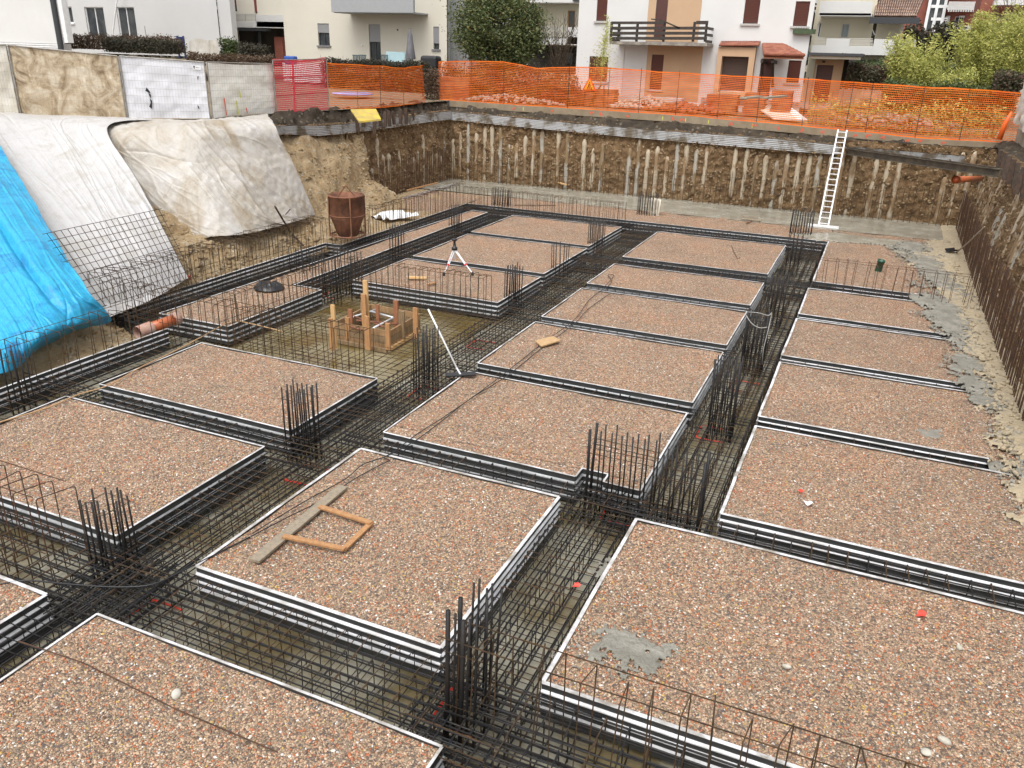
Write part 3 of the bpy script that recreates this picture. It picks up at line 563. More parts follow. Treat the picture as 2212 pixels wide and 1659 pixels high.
cage('rebar cage of the perimeter trench beside the rusty hopper', (-16.62, 23.5), (-16.62, 33.4), .55, .20, 4, 4, over=(.1, .2), legs=0, dark=.6)
cage('rebar cage of the inner left trench between the black disc strip and the tripod beds', (-14.55, 18.9), (-14.75, 32.6), .95, .20, 6, 5, over=(.3, .2), legs=1, dark=.7)
# mats of thin bars round the timber box
def matgrid(label, x0, x1, y0, y1, z, st_, diag=0):
    root = empty('bar_mat', (x0, y0, 0)); tag(root, label, 'rebar mat'); x = x0
    for k in range(int((x1-x0) / st_)):
        xx = k * st_ + random.uniform(-.03, .03); MB().tube([(xx, -.3, z + .02), (xx + random.uniform(-.05, .05), (y1-y0) / 2, z + .02 + random.uniform(-.02, .02)), (xx, y1-y0+.3, z + .02)], .007, 4).build('cross_bar', M_RUST, root)
    for k in range(int((y1-y0) / st_)):
        yy = k * st_ + random.uniform(-.03, .03); MB().tube([(-.3, yy, z), ((x1-x0) / 2, yy + random.uniform(-.05, .05), z + random.uniform(-.02, .02)), (x1-x0+.3, yy, z)], .007, 4).build('long_bar', M_RUST, root)
matgrid('mat of thin rusty bars low over the wet floor left of the timber box', -13.7, -12.1, 13.8, 19.6, -.32, .2)
matgrid('mat of thin rusty bars low over the wet floor in front of the timber box', -12.0, -9.2, 13.8, 15.1, -.32, .2)
matgrid('mat of thin rusty bars low over the wet floor right of the timber box', -10.0, -9.2, 15.2, 19.6, -.32, .2)
matgrid('mat of thin rusty bars behind the timber box', -12.0, -10.1, 17.9, 19.6, -.32, .2)
# ------------------------------------------------------------------ column starter cages
def column(px, py, label, nx, ny, sx, sy, top=1.05, rz=0., r_=.0140, tw=(), ties=(.05, .75), jit=.12, thick=(), z=-.5, group='column starter bars standing in the trenches', tall=None):
    P = at(px, py, -.4) if not isinstance(px, Vector) else px
    root = empty('column_bars', (P.x, P.y, z), rz); tag(root, label, 'column bars', group); k = 0
    lean = (random.uniform(-.02, .02), random.uniform(-.02, .02))
    pos = [(-sx/2 + sx * i / max(1, nx-1), -sy/2 + sy * j / max(1, ny-1)) for i in range(nx) for j in range(ny) if i in (0, nx-1) or j in (0, ny-1)]
    for x, y in pos:
        t = top - z - random.random() * jit; rr = r_ * (1.9 if k in thick else 1)
        MB().tube([(x, y, 0), (x + lean[0] * .5 + random.uniform(-.01, .01), y + lean[1] * .5, t / 2), (x + lean[0] + random.uniform(-.02, .02), y + lean[1] + random.uniform(-.02, .02), t)], rr, 6).build('vertical_bar', M_BAR, root, smooth=True); k += 1
    for zt in ties:
        zt -= z; e = .02; MB().tube([(-sx/2-e, -sy/2-e, zt), (sx/2+e, -sy/2-e, zt + .01), (sx/2+e, sy/2+e, zt), (-sx/2-e, sy/2+e, zt + .015)], .006, 4, closed=True).build('tie', M_RUST, root)
    return root
COLS = [(255,1245,'column bars at lower left, rising where the two front trenches cross',5,3,.42,.40,.95),
 (658,985,'column bars in the left trench beside the large empty left bed, left of centre',6,3,.50,.32,1.05),
 (1018,1560,'nearest column bars in the front centre, cut ends showing above the right trench',5,3,.32,.55,1.30),
 (1556,935,'column bars standing in the right trench, first beyond the wide wall group',6,2,.44,.30,1.25),
 (1622,800,'column bars with a light rope looped round their top',6,2,.46,.30,1.15),
 (1668,700,'column bars in the right trench, second beyond the roped ones',5,2,.42,.30,1.1),
 (1708,590,'slim column bars in the right trench just before the far end',4,2,.40,.30,1.05),
 (1726,525,'dense tall column bars at the far end of the right trench, left of the ladder',9,3,.80,.40,1.0),
 (1286,548,'dense dark column bars in the left trench, nearest to the far hung hoses',7,3,.50,.40,.90),
 (1208,605,'open column bars in the left trench, third group before the far end',4,3,.42,.40,.85),
 (1107,668,'column bars at the corner of the bed behind the timber box',6,3,.36,.42,.95),
 (920,842,'column bars in front of the timber box, left of the leaning white rod',6,3,.36,.45,1.05),
 (1082,462,'dense column bars at the far left corner where the cross trench starts',7,3,.75,.35,.80),
 (984,508,'column bars in the inner left trench, second from the far corner',4,3,.36,.36,.85),
 (858,562,'column bars in the inner left trench, left of the tripod',4,3,.36,.36,.9)]
for c in COLS:
    column(c[0], c[1], c[2], c[3], c[4], c[5], c[6], top=c[7], thick=(0, 10, 11, 1) if 'light rope' in c[2] else (0, 10) if 'first beyond' in c[2] else (0, 1, 5) if 'centre, cut' in c[2] else ())
column(1395, 482, 'far column bars with pale hoses hung over them', 8, 3, .8, .35, top=.98)
column(732, 640, 'wide stair core bars rising beyond the timber box, left of centre', 9, 3, .95, 1.1, top=.95, ties=(.1, .5, .85))
column(650, 612, 'short run of core bars at the corner of the strip with the black disc', 3, 2, .5, .3, top=.75)
column(Vector((-14.62, 9.55, 0)), 0, 'column bars cut by the left edge of the photo, in front of the blue tarpaulin', 3, 2, .35, .25, top=1.0)
column(Vector((-2.86, 11.1, 0)), 0, 'long wall group of bars at the jog of the right trench, left half', 7, 2, 1.05, .28, top=1.15, thick=(0, 1), ties=(.05, .7, .8))
column(Vector((-1.86, 11.0, 0)), 0, 'long wall group of bars at the jog of the right trench, right half', 5, 2, .62, .30, top=1.05, thick=(8, 9), ties=(.05, .6))
# red paint marks on the trench floor under the columns
for px, py, lb in ((1005,1535,'under the nearest column bars'),(1345,1110,'under the wall group at the trench jog'),(1540,937,'under the first column beyond the wall group'),(1612,835,'under the roped column bars'),(720,637,'under the wide core bars beyond the timber box'),(665,1025,'under the column bars left of centre'),(920,850,'under the column in front of the timber box'),(325,1335,'at the lower left trench crossing'),(1040,745,'beside the leaning white rod')):
    P = at(px, py, ZF + .03); q = MB(); pl = [Vector(v) for v in ((.27,-.30,0), (-.02,-.32,0), (-.27,-.30,0), (-.29,0,0), (-.27,.28,0), (.05,.31,0), (.25,.30,0))]; vs = []; m_ = 24
    for k in range(m_ + 1):
        a_ = cr_(pl, k/m_); b_ = cr_(pl, min(1, k/m_ + .02)) - cr_(pl, max(0, k/m_ - .02)); n_ = Vector((-b_.y, b_.x, 0)).normalized() * (.012 + .035 * abs(nz(k*.9, px, 0))*1.6); vs += [a_ - n_, a_ + n_]
    q.add(vs, [(2*k, 2*k+2, 2*k+3, 2*k+1) for k in range(m_)])
    o = q.build('paint_mark', M_RED); o.location = P; tag(o, 'red paint outline ' + lb, 'paint mark', 'red paint marks on the trench floor')
# ------------------------------------------------------------------ rows of upright hairpin bars
_hp = {}
def hairpin(h, gap, m_, loose=0):
    k = (round(h, 2), gap, m_.name, loose)
    if k not in _hp: _hp[k] = MB().tube(arc([(0, 0, 0), (0, 0, h), (0, gap, h), (0, gap, 0 if not loose else h * .25)], .04, 2), .008, 4).mesh('hairpin_bar', m_)
    return _hp[k]
def row(label, a, b, h, spacing=.22, gap=.22, z=-.45, m_=None, ties=(1., ), single=False, group='rows of upright starter bars', jit=.04, loose=0):
    m_ = m_ or M_RUST; rr = .0095 if not single else .015; A = Vector((*a, z)); B = Vector((*b, z)); L = (B-A).length
    root = empty('starter_bar_row', tuple(A), math.atan2(B.y-A.y, B.x-A.x)); tag(root, label, 'starter bars', group); n = min(100, int(L / spacing) + 1)
    if single: me = MB().tube([(0, 0, 0), (.0, 0, h * .5), (0, 0, h)], rr, 4).mesh('hairpin_bar', m_)
    else: me = hairpin(h, gap, m_, loose)
    for i in range(n):
        inst('vertical_bar' if single else 'hairpin_bar', me, root, (i * L / max(1, n-1) + random.uniform(-.03, .03), random.uniform(-.02, .02), 0), (random.uniform(-.025, .025), random.uniform(-jit, jit), random.uniform(-.3, .3)), (1, 1, random.uniform(.93, 1.03)))
    for f in ties:
        k = max(4, int(L / 1.5))
        for y in ([.0] if single else [-.008, gap + .008]):
            MB().tube([(L * j / k - .1, y, h * f - .03 + .02 * nz(j, y * 9, f * 3)) for j in range(k + 1)], .007, 4).build('tie_bar', m_, root)
    return root
row('row of hairpin bars along the outer side of the foot of the white plastic sheet', (-17.5, 14.2), (-17.45, 23.5), 1.42, .20, .75, m_=M_RUST, ties=(1., .5))
row('row of hairpin bars along the perimeter trench beside the rusty hopper', (-16.9, 23.6), (-16.95, 33.3), 1.42, .19, .35, ties=(1.,))
row('row of hairpin bars along the far cross trench left of the hung hoses', (-16.9, 33.5), (-9.4, 33.4), 1.25, .17, -.3, ties=(1.,))
row('row of hairpin bars crossing the wet pit in front of the timber box', (-17.4, 14.35), (-9.3, 13.95), 1.40, .22, -.4, ties=(1., .45))
row('row of hairpin bars on the edge of the bed behind the timber box', (-13.8, 19.75), (-9.2, 19.72), 1.25, .20, -.35, ties=(1., .45))
row('row of hairpin bars along the near end of the strip with the black disc', (-14.0, 14.8), (-13.95, 18.6), 1.25, .20, .3, ties=(1., .45))
row('row of hairpin bars in front of the blue tarpaulin, left edge', (-15.15, 6.5), (-15.1, 13.7), 1.30, .33, .5, ties=(1.,), jit=.06)
row('row of tall bars at the lower left edge in front of the large empty bed', (-14.0, 6.45), (-9.2, 6.42), 1.45, .33, -.5, ties=(1., .4), m_=M_RUST2)
row('row of tall bars at the bottom edge in front of the cement spill', (-3.2, 6.25), (2.6, 6.25), 1.38, .30, -.34, ties=(1.,), jit=.05)
row('row of tall hooked bars standing on the right with a green pipe behind', (-1.15, 26.5), (3.45, 26.45), 1.35, .26, -.35, ties=(1.,), m_=M_RUST2)
row('rusty bars standing against the left pit wall', (-21.0, 32.6), (-21.1, 39.8), 1.75, .20, 0, z=-.05, m_=M_RUST2, single=True, ties=(.5,))
row('thin bars standing against the left half of the far pit wall', (-21.0, 39.85), (-9.5, 39.9), 1.5, .24, 0, z=-.05, m_=M_RUST, single=True, ties=(.5, .85), jit=.02)
row('thin bars standing against the right half of the far pit wall', (-9.2, 39.9), (3.2, 39.85), 1.6, .25, 0, z=-.05, m_=M_RUST, single=True, ties=(.5, .85), jit=.02)
row('dense rusty bars standing along the nearer half of the right pit wall', (3.50, 16.5), (3.42, 27.0), 1.75, .15, 0, z=.0, m_=M_RUST2, single=True, ties=(.5, .9), jit=.05)
row('dense rusty bars standing along the farther half of the right pit wall', (3.42, 27.1), (3.5, 39.5), 1.65, .17, 0, z=.0, m_=M_RUST2, single=True, ties=(.5, .9), jit=.03)
# single long bars and cables
tag(MB().tube([at(40,1385,.02), at(180,1432,.03), at(380,1532,.05), at(600,1625,.03)], .008, 5).build('loose_bar', M_RUST2), 'long rusty bar lying across the foreground gravel bed', 'steel bar')
def cable(px, label, m_, r_=.012, z=.02, name='cable'):
    pts = [at(x, y, z + .02 * nz(x, y, 3, .02)) for x, y in px]; out = []
    for i in range(len(pts) - 1):
        for k in range(6): out.append(cr_(pts, (i + k / 6) / (len(pts) - 1)))
    out.append(pts[-1]); return tag(MB().tube(out, r_, 6).build(name, m_, smooth=True), label, 'cable' if 'cord' not in label else 'hose')
cable([(545,1152),(600,1118),(660,1082),(745,1035),(785,1003),(840,982),(905,935),(975,890),(1075,818),(1180,735),(1205,718),(1245,686),(1275,645),(1320,612),(1313,595),(1325,594),(1321,602),(1300,625)], 'left one of the pair of thin black cables, ending in a wire triangle', M_BLACK, .009)
cable([(540,1160),(620,1118),(700,1078),(765,1035),(830,1000),(842,995),(830,988),(850,978),(900,950),(960,905),(1015,862),(1095,812),(1170,752),(1240,700),(1270,668),(1316,635)], 'right one of the pair of thin black cables, with a small loop', M_BLACK, .009)
cable([(0,1262),(60,1254),(150,1262),(250,1268),(330,1262),(400,1230),(540,1160)], 'black cable sagging over the lower left trench crossing', M_BLACK, .012, .0)
cable([(-5,913),(40,900),(110,878),(170,852),(235,832),(310,790),(370,762),(435,728),(500,695),(545,700),(610,716)], 'tan cord snaking along the edge of the left gravel beds', mat('tan_hose', (.42,.26,.13), rough=.5), .014, .03, 'cord')
# ------------------------------------------------------------------ loose things on the gravel
def plank(px0, px1, wd, th, m_, label, name='plank', cat='plank', z=.02):
    a, b = at(*px0, z), at(*px1, z); a.z += th/2; b.z += th/2
    o = MB().bar((0,0,0), b - a, wd, th).build(name, m_); o.location = a; return tag(o, label, cat)
plank((549,1214),(741,1053), .17, .035, M_WOOD, 'long grey plank lying across the front middle gravel bed')
root = empty('timber_square', tuple(at(740,1185,.02))); tag(root, 'three sided orange timber frame lying over the grey plank', 'frame'); o0 = root.location.copy()
for (x0,y0),(x1,y1),z in (((612,1158),(745,1186),.075),((690,1094),(802,1130),.07),((741,1188),(803,1128),.045)):
    MB().bar(at(x0,y0,z) - o0, at(x1,y1,z) - o0, .085, .03).build('batten', M_WOODO, root)
q = [at(1155,738,.03), at(1195,728,.03), at(1211,737,.05), at(1170,750,.03)]; off = q[0]
mb = MB(); mb.add([p_ - off for p_ in q] + [p_ - off + Vector((0,0,.03)) for p_ in q], [(3,2,1,0),(4,5,6,7),(0,1,5,4),(1,2,6,5),(2,3,7,6),(3,0,4,7)])
o = mb.build('square_board', wood('chipboard', (.50,.33,.17), (.40,.25,.12))); o.location = off; tag(o, 'light square chipboard on the gravel beside the black cables', 'board')
plank((881,601),(921,602), .16, .05, M_WOODY, 'yellow wood offcut on the bed behind the timber box, left of the smaller one', 'wood_offcut', 'wood offcut')
plank((923,616),(942,611), .07, .03, M_WOODO, 'short thin wood offcut on the bed behind the timber box, right of the yellow one', 'wood_offcut', 'wood offcut')
plank((1602,473),(1644,477), .22, .04, M_WOOD, 'grey plank lying on the far gravel in front of the pit wall', 'plank'); plank((1604,469),(1637,472), .10, .07, M_WOOD, 'short grey board behind the plank on the far gravel', 'plank')
plank((1612,483),(1624,479), .05, .04, M_RUSTY, 'small rusty offcut on the far gravel in front of the two planks', 'steel_offcut', 'offcut')
tag(MB().tube([at(1580,530,.02), at(1586,545,.03), at(1593,558,.02), at(1600,557,.02)], .010, 5).build('bent_bar', M_RUST2), 'short bent rusty bar on the gravel bed before the far cross trench', 'steel bar')
plank((872,429),(984,398), .10, .06, M_ALU, 'long pale metal profile lying along the edge of the wet concrete at far left', 'metal_profile', 'metal profile')
plank((1112,444),(1200,444), .03, .03, M_RUST2, 'thin metal rod lying on the far gravel near the left corner', 'metal_rod', 'metal rod')
def scrap(px, py, s_, m_, label, cat='paper scrap'):
    P = at(px, py, .01); o = MB().grid(lambda u, v: ((u-.5)*s_*1.4, (v-.5)*s_, .02 + .25*s_*math.sin(u*5+v*3)), 5, 4).build('paper_scrap', m_, smooth=True); o.location = P; o.rotation_euler = (0,0,px*.7); tag(o, label, cat)
scrap(1745,1088,.10,M_WHITE,'white paper scrap on the right gravel bed'); scrap(1728,1062,.06,M_RED,'small red scrap just above the white paper scrap')
scrap(1990,1329,.09,M_RED,'red scrap on the large front right gravel bed'); scrap(1245,1267,.07,M_RED,'red plastic cap on the trench floor in the front centre', 'plastic cap')
def rock(px, py, s_, label, m_=None):
    P = at(px, py, .0); me = stones_mesh('pale_stone', np.array([[0., 0, 0]]), np.array([s_]), m_ or mat('pale_stone', (.5,.46,.38), (.38,.34,.27), scale=9, rough=.7), .6)
    o = inst('pale_stone', me, None, tuple(P)); tag(o, label, 'stone'); s = o.modifiers.new('s', 'SUBSURF'); s.levels = s.render_levels = 2
MPS = mat('pale_stone', (.52,.49,.43), (.40,.37,.30), scale=9, rough=.7)
for a in ((382,1500,.085,'big flat grey stone on the foreground gravel, bottom left'),(2038,1598,.075,'larger white stone at the lower right corner of the gravel'),(2000,1625,.065,'white stone just left of the larger one at the lower right corner'),(2072,1398,.055,'small pale stone on the gravel near the right edge'),(1700,1440,.05,'small grey stone on the front right gravel')):
    rock(*a, MPS)
# black crumpled plastic disc
P = at(581,623,.0); o = MB().grid(lambda u, v: ((.06+.40*v)*math.cos(u*6.283), (.06+.34*v)*math.sin(u*6.283), .02 + .13*math.sin(v*3.1)*(1+.6*nz(math.cos(u*6.28)*3, math.sin(u*6.28)*3, v*2, 1.5))), 40, 8).build('plastic_disc', mat('black_plastic', (.012,.012,.014), rough=.3), smooth=True); o.location = P; tag(o, 'crumpled black plastic disc on the narrow gravel strip', 'plastic cover')
# green pipe stub
P = at(1896,587,-.05); mb = MB(); mb.lathe([(.11,0),(.11,.34),(.125,.34),(.125,.42),(.105,.42),(.105,.0)], 20); o = mb.build('green_pipe', M_GREEN, smooth=True); o.location = P; o.rotation_euler = (.05,.12,0); tag(o, 'short upright dark green pipe stub in the far right gravel', 'pipe')
# orange pipes on the left
a, b = at(306,716,.02), at(378,689,.08); root = empty('drain_pipe', tuple(a)); tag(root, 'orange drain pipe with dusty end pieces lying across the left trench', 'pipe'); d_ = b - a; dn = d_.normalized()
MB().tube([dn*.2, d_], .13, 16).build('pipe_body', M_PVC, root, smooth=True)
q = MB(); q.tube([dn*-.12, dn*.28], .165, 16, caps=False); q.tube([dn*.1, dn*.12], .16, 16); q.build('elbow_socket', M_PVCD, root, smooth=True)
MB().tube([d_ - dn*.06, d_ + dn*.10], .165, 16).build('end_socket', M_PVCD, root, smooth=True)
tag(MB().tube([at(225,677,-.05), at(262,690,-.14), at(310,704,-.14), at(358,712,-.1)], .05, 6).build('bent_sheet_edge', M_BLACK), 'curved black strip edge bending from the white sheet foot to the orange pipe', 'plastic strip')
# pipe sticking out of the right wall
b = on(2118, 386, 0, 3.85); a = on(2064, 388, 0, 2.6); root = empty('wall_pipe', tuple(a)); tag(root, 'orange brown pipe sticking out of the right pit wall below the corner brace', 'pipe'); d_ = b - a; dn = d_.normalized()
MB().tube([dn*.12, d_], .115, 16).build('pipe_body', M_PVC, root, smooth=True); q = MB(); q.tube([Vector(), dn*.25], .145, 16, caps=False); q.tube([dn*.16, dn*.18], .14, 16).build('pipe_socket', M_PVC, root, smooth=True)
# brick piece at the foot of the sheet
plank((662*.6+3,604),(412,603), .14, .12, mat('brick_piece', (.40,.09,.05), rough=.8), 'broken red brick at the foot of the white plastic sheet', 'brick', 'brick')
# crumpled white sheet on the far left gravel
o = MB().grid(lambda u, v: at(830+18*v+14*u, 480-6*u-9*v, 0)*0 + Vector((-1.0+1.1*v+.5*u, -.5+1.5*u-.2*v, .06+.16*abs(math.sin(v*9))+.12*nz(u*3,v*3,2))), 14, 20).build('white_sheet', M_WHITE, smooth=True); o.location = at(857,475,0); tag(o, 'crumpled white ridged sheet lying behind the perimeter bars right of the hopper', 'sheet')
# ladder
root = empty('ladder'); A = on(1778, 490, 1, 36.6); A.z = .02; B = on(1820, 281, 1, YW - .2); root.location = A; tag(root, 'white aluminium ladder leaning against the far pit wall', 'ladder'); d_ = B - A
Lp = on(1766,490,1,36.6); Rp = on(1787,493,1,36.6); hw = abs(Rp.x - Lp.x) / 2; Xv = Vector((hw, 0, 0))
for s_ in (-1, 1): MB().bar(Xv*s_, d_ + Xv*s_*.93, .055, .05, (0,-1,0)).build('rail', M_WHITE, root)
n_ = 18
for i in range(n_):
    f = (i + .6) / n_; MB().bar(d_*f - Xv*(1-.07*f), d_*f + Xv*(1-.07*f), .034, .034).build('rung', M_WHITE, root)
MB().box((-.62,-.06,-.02), (.62,.06,.07)).build('foot_bar', M_WHITE, root)
# timber formwork box
o0 = at(835,700,-.5); root = empty('timber_box', tuple(Vector((-11.15, 16.5, -.45))), 0); tag(root, 'timber lift pit box of boards with upright posts, standing in the wet pit', 'timber box')
c_l, c_n, c_r, c_f = at(724,695,.0), at(840,715,.0), at(907,677,.0), at(801,657,.0); O0 = root.location
cs = [Vector((c.x, c.y, 0)) for c in (c_l, c_n, c_r, c_f)]
for i in range(4):
    a, b = cs[i], cs[(i+1) % 4]
    for z0_, z1_ in ((-.52,-.35),(-.335,-.175),(-.16,.0)):
        d_ = (b-a).normalized(); MB().bar(a + d_*.02 + Vector((0,0,(z0_+z1_)/2)) - O0, b - d_*.02 + Vector((0,0,(z0_+z1_)/2)) - O0, .035, z1_-z0_).build('board', random.choice((M_WOODB, M_WOODB, M_WOODB2)), root)
def post(px, py0, py1, m_, wd=.10, th=.05, z=.0):
    P = at(px, py0, z); zt = on(px, py1, 1, P.y).z; MB().box((-wd/2, -th/2, -.45-P.z if False else -.4), (wd/2, th/2, zt)).build('post', m_, root).location = Vector((P.x, P.y, 0)) - O0
for a in ((793,700,606,M_WOODY,.13,.05),(788,703,636,M_WOODO,.13,.05),(722,718,659,M_WOODY,.11,.05),(716,724,688,M_WOODO,.10,.05),(856,690,649,M_WOODR,.13,.06),(898,700,665,M_WOODO,.13,.05),(757,683,668,M_WOODR,.13,.05),(794,722,683,M_WOODO,.14,.06),(751,700,686,M_WOODO,.11,.06),(816,676,658,M_WOODR,.09,.05),(838,722,699,M_WOODO,.12,.06),(868,700,672,M_WOODB,.16,.06),(783,670,655,M_WOODB,.1,.05)): post(*a)
for (x0,y0),(x1,y1) in (((745,690),(815,668)),((800,712),(858,682)),((760,682),(835,708)),((800,672),(870,692)),((742,700),(790,716)),((770,692),(858,700))):
    MB().tube([at(x0,y0,-.05) - O0, at(x1,y1,-.05) - O0], .026, 8).build('spreader_tube', M_ALU if x0 in (745,800) else M_RUSTY, root, smooth=True)
for (x0,y0),(x1,y1) in (((846,752),(905,716)),((720,735),(836,758))): MB().bar(at(x0,y0,-.45) - O0, at(x1,y1,-.45) - O0, .06, .09).build('foot_rail', M_WOODY if x0 > 800 else M_WOODB, root)
# white level rod with black foot
a, b = at(995,812,.0), None; b = on(925, 668, 1, a.y + .35); root = empty('levelling_rod', tuple(a)); tag(root, 'long white rod leaning over the left trench with a black foot plate', 'rod')
MB().tube([Vector((0,0,.03)), (b-a)*.12], .022, 8).build('lower_section', M_ALU, root); MB().tube([(b-a)*.12, b-a], .020, 8).build('rod', M_WHITE, root, smooth=True)
MB().bar((-.28,-.14,.02), (.28,.17,.05), .20, .025).build('foot_plate', M_BLACK, root)
# tripod
hd = Vector((at(985,583,0).x, at(985,583,0).y, 0)); 
feet = [at(959,595,.0), at(1021,594,.0), at(966,575,0)]; base = sum(feet, Vector())/3; zt = on(980, 536, 1, base.y).z
root = empty('tripod', tuple(base)); tag(root, 'survey tripod with silver legs and red clamps standing on the gravel', 'tripod'); H_ = Vector((0,0,zt))
M_RCL = mat('red_clamp', (.6,.03,.03), rough=.4)
for ft in feet:
    f = ft - base; lg = MB(); side_ = f.cross(Vector((0,0,1))).normalized()*.035
    for s_ in (-1,1): lg.tube([H_*.97 + side_*s_, H_.lerp(f,.62) + side_*s_*.8], .016, 6)
    lg.tube([H_.lerp(f,.5), f + Vector((0,0,.05))], .018, 6); L_ = lg.build('leg', M_ALU, root)
    MB().tube([H_.lerp(f,.58), H_.lerp(f,.64)], .045, 8).build('clamp', M_RCL, L_); MB().tube([H_.lerp(f,.90), H_.lerp(f,.93)], .03, 8).build('lock', M_BLACK, L_); MB().tube([f + Vector((0,0,.10)), f - Vector((0,0,.01))], [.03,.045], 8).build('foot', M_BLACK, L_)
MB().lathe([(0,zt-.06),(.09,zt-.05),(.09,zt+.03),(.05,zt+.05),(.035,zt+.22),(.06,zt+.24),(.09,zt+.26),(.09,zt+.30),(0,zt+.30)], 16).build('head', M_BLACK, root, smooth=True)
MB().tube([H_*.95, Vector((0,0,zt*.55))], .018, 8).build('centre_column', M_ALU, root)
# concrete hopper
B_ = at(752,508,.25); root = empty('concrete_hopper', tuple(B_), .3); tag(root, 'rusted conical concrete hopper standing at the foot of the dirt slope', 'hopper')
d0 = FW.dot(B_ - Vector((0,0,HC))); mpp = d0 / F; Rr = 36.5 * mpp; Hh = (508-430) * mpp / math.cos(PITCH) * 1.03
MB().lathe([(Rr*.56,0),(Rr*.60,.02),(Rr*.93,Hh*.42),(Rr,Hh*.47),(Rr,Hh*.96),(Rr*1.04,Hh*.965),(Rr*1.04,Hh),(Rr*.98,Hh),(Rr*.96,Hh*.47),(Rr*.5,.05)], 36).build('drum', M_RUSTY, root, smooth=True)
MB().lathe([(Rr*1.0,Hh*.50),(Rr*1.04,Hh*.51),(Rr*1.0,Hh*.52)], 36).build('rim_band', M_RUSTB, root)
for k in range(4):
    t = k*math.pi/2 + .5; x, y = math.cos(t)*Rr*1.05, math.sin(t)*Rr*1.05
    g = MB(); g.bar((x,y,0), (x,y,Hh*.97), .05, .04); g.bar((x*.62,y*.62,.04), (x,y,.04), .05, .05); g.build('leg', M_RUSTB, root)
MB().tube([(math.cos(t)*Rr*1.02, math.sin(t)*Rr*1.02, .03) for t in [k*.5236 for k in range(12)]], .03, 6, closed=True).build('base_ring', M_RUSTY, root)
q = MB(); q.bar((-.35,0,Hh*.9), (0,0,Hh*1.22), .09, .03); q.bar((0,0,Hh*1.22), (.28,.1,Hh*.95), .09, .03); q.build('lifting_arm', M_RUSTY, root)
# shovel
a, b = at(2066,545,.04), on(2127,490,0,3.3); root = empty('shovel', tuple(a)); tag(root, 'shovel leaning on the rusty bars of the right pit wall', 'shovel')
MB().tube([(0,0,0), (b-a)*.5 + Vector((0,0,-.05)), b-a], .025, 8).build('handle', M_WOOD, root, smooth=True)
MB().grid(lambda u, v: ((u-.5)*.30, -.42+.42*v, .02+.10*(2*u-1)**2+.03*v), 6, 6).build('blade', M_BLACK, root, smooth=True).rotation_euler = (0,0,-.9)
# hoses hung on column bars
M_HOSE = mat('pale_hose', (.62,.57,.47), (.45,.40,.32), scale=8, rough=.5)
hs_ = MB(); P0 = at(1408,480,-.4); zt = on(1405,427,1,P0.y).z; 
for k in range(12):
    w_ = random.uniform(.12,.3); dz = random.uniform(.4,1.25); ox, oy = random.uniform(0,.34), random.uniform(-.42,-.28)
    hs_.tube(arc([(ox-w_/2, oy+.12, zt), (ox-w_/2+.03, oy, zt+.03), (ox-w_/2, oy-.02, zt-dz*.6), (ox, oy, zt-dz), (ox+w_/2, oy, zt-dz*.5), (ox+w_/2, oy+.03, zt+.02)], .1, 3), random.choice((.02,.028,.036)), 6)
o = hs_.build('hung_hoses', M_HOSE, smooth=True); o.location = (P0.x, P0.y, 0); tag(o, 'bundle of pale hoses hung over the far column bars', 'hoses')
P0 = at(1622,800,-.4); zt = on(1628,668,1,P0.y).z; rp = MB()
rp.tube(arc([(-.25,-.3,zt), (0,-.33,zt+.03), (.25,-.3,zt-.02), (.28,.0,zt), (.28,-.3,zt-.35), (.24,-.33,zt-.8), (.26,-.3,zt-1.2)], .08, 3), .009, 6)
rp.tube(arc([(-.28,-.3,zt-.05), (-.1,-.36,zt-.25), (.1,-.36,zt-.33), (.25,-.33,zt-.28)], .1, 3), .009, 6)
o = rp.build('rope', mat('grey_rope', (.34,.34,.32), rough=.8), smooth=True); o.location = (P0.x, P0.y, 0); tag(o, 'light grey rope looped round the column bars in the right trench', 'rope')
# mesh panel leaning on the white sheet
c4 = [at(101,504,2.2), at(343,452,2.0), at(430,640,.12), at(225,678,.12)]; off = c4[0].copy(); c4[2] = c4[0]*0 + at(424,612,.15); root = empty('steel_mesh', tuple(off)); tag(root, 'sheet of welded steel mesh leaning on the white plastic sheet', 'steel mesh')
for k in range(20):
    u = k / 19; MB().tube([c4[0].lerp(c4[1], u) - off, c4[3].lerp(c4[2], u) - off], .0085, 4).build('mesh_bar', M_RUST, root)
for k in range(13):
    v = k / 12; a, b = c4[0].lerp(c4[3], v) - off, c4[1].lerp(c4[2], v) - off; e = (b-a)*.03; MB().tube([a - e, b + e], .0085, 4).build('mesh_bar', M_RUST, root)
# steel bars leaning near the second sheet
tag(MB().tube([at(594,446,1.9), at(628,503,.35), at(655,530,.1)], .03, 6).build('steel_prop', M_STUB), 'dark steel bar leaning at the foot of the brownish plastic sheet', 'steel bar')
tag(MB().tube([at(627,452,1.4), at(617,463,1.3)], .02, 6).build('steel_prop', M_STUB), 'short dark bar lying on the brownish plastic sheet', 'steel bar')
plank((1206,640/1.62),(1315*.93,400), .09, .05, M_WOODY, 'pale timber batten at the foot of the far pit wall', 'batten', 'batten', .3)
plank((880,412),(945,396), .08, .05, M_WOODO, 'wood batten leaning at the foot of the left pit wall', 'batten', 'batten', .3)
# yellow panel by the kerb
c = [at(757,236,4.18), at(812,235,4.18), at(823,257,3.86), at(775,262,3.86)]; off = c[0]; mb = MB(); mb.add([p_-off for p_ in c] + [p_-off+Vector((.02,-.02,-.06)) for p_ in c], [(0,1,2,3),(7,6,5,4),(0,4,5,1),(1,5,6,2),(2,6,7,3),(3,7,4,0)])
o = mb.build('yellow_panel', mat('yellow_board', (.58,.42,.045), (.36,.28,.09), scale=3, rough=.5)); o.location = off; tag(o, 'dirty yellow formwork panel lying on the edge above the left pit wall', 'panel')
